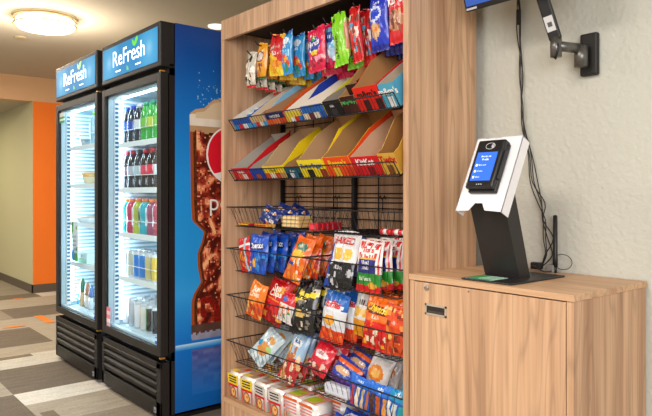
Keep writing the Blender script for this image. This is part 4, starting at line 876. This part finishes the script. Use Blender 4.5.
# plate outline with a notch at the bottom
out = [(x0,0),(-.042,0),(-.03,.022),(.0,.040),(.03,.022),(.042,.0),(x1,0),(x1,Lp),(x0,Lp)]
out = [(x0,0),(-.035,.002),(-.018,.028),(.010,.028),(.026,.004),(x1,0),(x1,Lp),(x0,Lp)]
n = len(out); f_ = [M@Vector((x,0,z)) for x, z in out]; b_ = [M@Vector((x,.003,z)) for x, z in out]
pl.add(f_, [list(range(n))]); pl.add(b_, [list(reversed(range(n)))])
for k in range(n):
    j = (k+1) % n; pl.add([f_[j], f_[k], b_[k], b_[j]], [(0,1,2,3)])
pl.box(x1-.003, x1, 0, .040, 0, Lp, M=M); pl.box(x0, x0+.003, 0, .040, 0, Lp, M=M); pl.box(x0, x1, 0, .040, Lp-.003, Lp, M=M)
pl.build('face_plate', mat('white_enamel', 'f2f2f5', .3, spec=.6), ks)
rd = MB().bbox(-.050, .052, -.030, .0, .066, .236, .006, M=M).bbox(-.046, .056, -.014, .0, .058, .228, .004, M=M)
rdo = rd.build('card_reader', mat('reader_black', '17171a', .3), ks)
sc = MB().box(-.037, .037, -.0312, -.030, .090, .190, '2f62cc', M=M)
def rt(s, x, z, h, c, al='L'): sc.text(s, M@Vector((x, -.0318, z)), (1,0,0), up, h, c, bold=0, align=al)
rt('Scan items and', 0, .172, .0095, 'e4ecfc', 'C'); rt('pay here', 0, .161, .0095, 'e4ecfc', 'C')
for k, s in enumerate(('Choose items', 'Tap card', 'Finish')):
    z = .142-k*.021; sc.box(-.031, -.024, -.0316, -.0312, z-.002, z+.006, 'dfe8fa', M=M); rt(s, -.020, z, .0075, 'c4d4f6')
sco = sc.build('screen', ink('reader_screen', .2, emit=.75), rdo); sco['label'] = 'blue lit screen'
ic = MB()
for k in range(3):
    r = .004+k*.0035; ic.tube([M@Vector((.004+r*math.cos(t), -.0305, .212+r*math.sin(t))) for t in (-.9,-.45,0,.45,.9)], .0009, 4)
ic.tube([M@Vector((.002+.017*math.cos(t/16*2*PI), -.0305, .212+.011*math.sin(t/16*2*PI))) for t in range(16)], .0007, 4, closed=True)
for k in range(3): ic.box(-.008+k*.008, -.005+k*.008, -.0306, -.030, .076, .079, M=M)
ic.build('contactless_symbol', mat('icon_white', 'e8e8ea', .5), rdo)
MB().bbox(.052, .058, -.022, -.006, .10, .20, .002, M=M).build('card_slot', BLKP, rdo)
# cables, antenna
cables = empty('cable_bundle', (1.44, .43, CZ), 'loose bundle of black cables running down the wall behind the kiosk', 'cable')
path = [(516,-12),(518.5,10),(519,35),(521,75),(522.5,105),(524,130),(528,155),(534,182),(541,203),(546,220),(548.5,238),(547,255),(541,267)]
for i in range(4):
    rr = random.Random(i+20); pts = []
    for k, (px, py) in enumerate(path):
        q = P(px, py, .425-.006*(i % 2))-cables.location
        a = .008 if k < 6 else .02
        if k == len(path)-1: a = .003; q.z = .009
        pts.append((q.x+rr.uniform(-a, a), q.y, q.z))
    # smooth the path
    sm = []
    for k in range(len(pts)-1):
        p0, p1, p2, p3 = (Vector(pts[max(0, min(len(pts)-1, k+d))]) for d in (-1, 0, 1, 2))
        for t in (0, .25, .5, .75):
            sm.append(.5*((2*p1)+(p2-p0)*t+(2*p0-5*p1+4*p2-p3)*t*t+(3*p1-p0-3*p2+p3)*t**3))
    sm.append(Vector(pts[-1])); MB().tube(sm, .0019, 6).build('cable', BLKP, cables)
q = P(518.8, 17, .42)-cables.location; MB().bbox(q.x-.008,q.x+.008,q.y-.007,q.y+.005,q.z-.028,q.z+.028,.004).build('plug', BLKP, cables)
q = P(540, 268, .40); MB().bbox(-.022,.016,-.012,.012,.0,.024,.004).build('connector', BLKP, cables, (q.x-cables.location.x+.0, .385-cables.location.y, .0085))
an = empty('antenna', (1.531, .408, CZ+.0), 'black stick antenna with grey foot standing at the back of the cabinet', 'antenna')
MB().lathe([(.0085,.020),(.0085,.05),(.0078,.06),(.0072,.195),(.001,.197)],12).build('rod', BLKP, an)
MB().bbox(-.028,.0,-.014,.008,.0,.026,.003).build('foot', mat('foot_grey', '8f8c88', .5), an); MB().lathe([(.006,0),(.006,.022)],10).build('joint', BLKP, an)
m = MB(); m.tube([(-.005+.030+.034*math.cos(t/20*2*PI), .004, .038+.026*math.sin(t/20*2*PI)) for t in range(6, 30)], .0013, 5); m.build('antenna_lead', BLKP, an)
tag(MB().tube([P(x,y,Y) for x,y,Y in ((531,266,.30),(535,266,.33),(540,270,.36),(545,272,.38),(552,271,.39))],.002,6).build('power_lead', BLKP), 'short black lead lying from the kiosk base to the connector', 'cable')
# ------------------------------------------------------------------ monitor and wall arm
am = empty('articulated_mount', (1.643, YW, 1.60), 'black and grey articulated wall arm above the cabinet carrying the monitor', 'monitor arm')
MB().bbox(-.030,.030,-.022,0,-.072,.068,.006).build('wall_plate', BLKM, am)
GM = mat('gunmetal', '6f6e6a', .35, .75)
MB().lathe([(.001,-.040),(.022,-.040),(.022,.028),(.001,.029)],20,M=Matrix.Translation((-.012,-.045,-.005))).build('wall_hinge', GM, am)
A = Vector((-.014,-.045,.016)); E_ = P(556,46,.30)-Vector(am.location)
MB().tube([A,(A+E_)/2,E_],.0165,14).build('fore_arm', GM, am)
MB().lathe([(.001,-.036),(.018,-.036),(.018,.028),(.001,.029)],18,M=Matrix.Translation(E_)).build('elbow', GM, am)
T_ = P(537,-14,.235)-Vector(am.location); d = (T_-E_).normalized(); S_ = E_+Vector((0,0,.02))
sdx = Vector((1,.35,0)).normalized(); back_ = d.cross(sdx).normalized(); sdx = back_.cross(d).normalized()
Mu = Matrix(((sdx.x,back_.x,d.x,S_.x),(sdx.y,back_.y,d.y,S_.y),(sdx.z,back_.z,d.z,S_.z),(0,0,0,1)))
ln = (T_-S_).length
ua = MB().bbox(-.019,.019,-.012,.012,0,ln,.005,M=Mu).build('upper_arm', BLKM, am)
lb = MB()
for sg_ in (-1, 1): lb.box(-.015,.013,sg_*.0125-.0006,sg_*.0125+.0006,.03,.08,'d0d0d0',M=Mu); lb.box(-.008,.006,sg_*.0133-.0004,sg_*.0133+.0004,.045,.06,'55585c',M=Mu)
lb.build('label', CARD, ua)
MB().tube([E_+Vector((.006,-.006,.02)),E_+Vector((.016,-.012,-.01)),E_+Vector((.006,-.014,-.045)),E_+Vector((-.008,-.012,-.030))],.004,7).build('cable_loop', BLKP, am)
MB().tube([T_, T_+Vector((-.03,-.03,.10)), T_+Vector((-.05,-.045,.12))],.016,10).build('head_joint', BLKM, am)
mn = empty('monitor', (1.3150, .2, 1.766), 'black-framed monitor with blue screen, tilted down, cut by the top edge', 'monitor')
mn.rotation_euler = (math.radians(20), 0, math.radians(-1.5))
MB().bbox(0,.43,0,.028,0,.27,.004).build('housing', BLKP, mn)
MB().box(.008,.422,-.001,.0,.018,.262).build('screen', mat('monitor_screen', '2c4f9a', .25, emit='2b55a8', es=.6), mn)
m = MB().box(.006,.05,-.0016,-.001,.005,.012,'c9ccd2'); m.build('badge', CARD, mn)
# ------------------------------------------------------------------ camera, lights, world
sc_ = bpy.context.scene
cd = bpy.data.cameras.new('camera'); co = bpy.data.objects.new('camera', cd); COL.objects.link(co); sc_.camera = co
cd.sensor_width = 36; cd.lens = 36*F/652; cd.shift_y = (Y0-208)/652; cd.clip_start = .02
co.location = CAM; co.rotation_euler = (PI/2, 0, YAW)
def area(name, loc, size, power, col, target=None, sy=None):
    l = bpy.data.lights.new(name, 'AREA'); l.energy = power; l.color = lin(rgb(col)); l.size = size
    if sy: l.shape = 'RECTANGLE'; l.size_y = sy
    o = bpy.data.objects.new(name, l); COL.objects.link(o); o.location = loc
    d = (Vector(target)-Vector(loc)) if target else Vector((0,0,-1)); o.rotation_euler = d.to_track_quat('-Z', 'Y').to_euler(); return o
area('added_side_light', (5.0, -3.3, 1.9), 2.6, 135, 'fdfbff', (1.0, .2, .95), 1.8)  # unseen area light added at the right to brighten cabinet and shelf
area('added_overhead_near', (1.6, -1.7, 2.44), .8, 44, 'fff4e8')  # overhead area light added out of view, no fixture modelled
area('added_overhead_mid', (-.8, -1.8, 2.44), .6, 40, 'fff6ec')  # second unseen overhead light, added as fill
area('added_overhead_hall', (-6.3, -.8, 2.17), .6, 34, 'fff0cc')  # added out of view to brighten the hallway
area('added_overhead_far', (-3.9, -.9, 2.40), .5, 52, 'fff2e0')  # unseen overhead light added for the far end of the room
pt = bpy.data.lights.new('lamp_glow', 'POINT'); pt.energy = 42; pt.color = lin(rgb('fff0d8')); pt.shadow_soft_size = .12
o = bpy.data.objects.new('lamp_glow', pt); COL.objects.link(o); o.location = (-2.375, -.135, ZC-.34)
for nm, (a, b), yf in (('fridge_light', F2, -.2), ('fridge_light', F1, -.208)):
    for s in (0, 1):
        x = (a+.062) if s == 0 else (b-.062)
        area(nm, (x, yf+.11, 1.03), .03, 2.7, 'd8f0ff', ((a+b)/2, yf+.40, 1.03), 1.25)
wd = bpy.data.worlds.new('world'); sc_.world = wd; wd.use_nodes = True
wd.node_tree.nodes['Background'].inputs[0].default_value = (*lin(rgb('fdf4e6')), 1); wd.node_tree.nodes['Background'].inputs[1].default_value = .78
sc_.view_settings.view_transform = 'Standard'; sc_.view_settings.look = 'None'; sc_.view_settings.gamma = 1; sc_.view_settings.exposure = 0
sc_.cycles.max_bounces = 8; sc_.cycles.transparent_max_bounces = 12
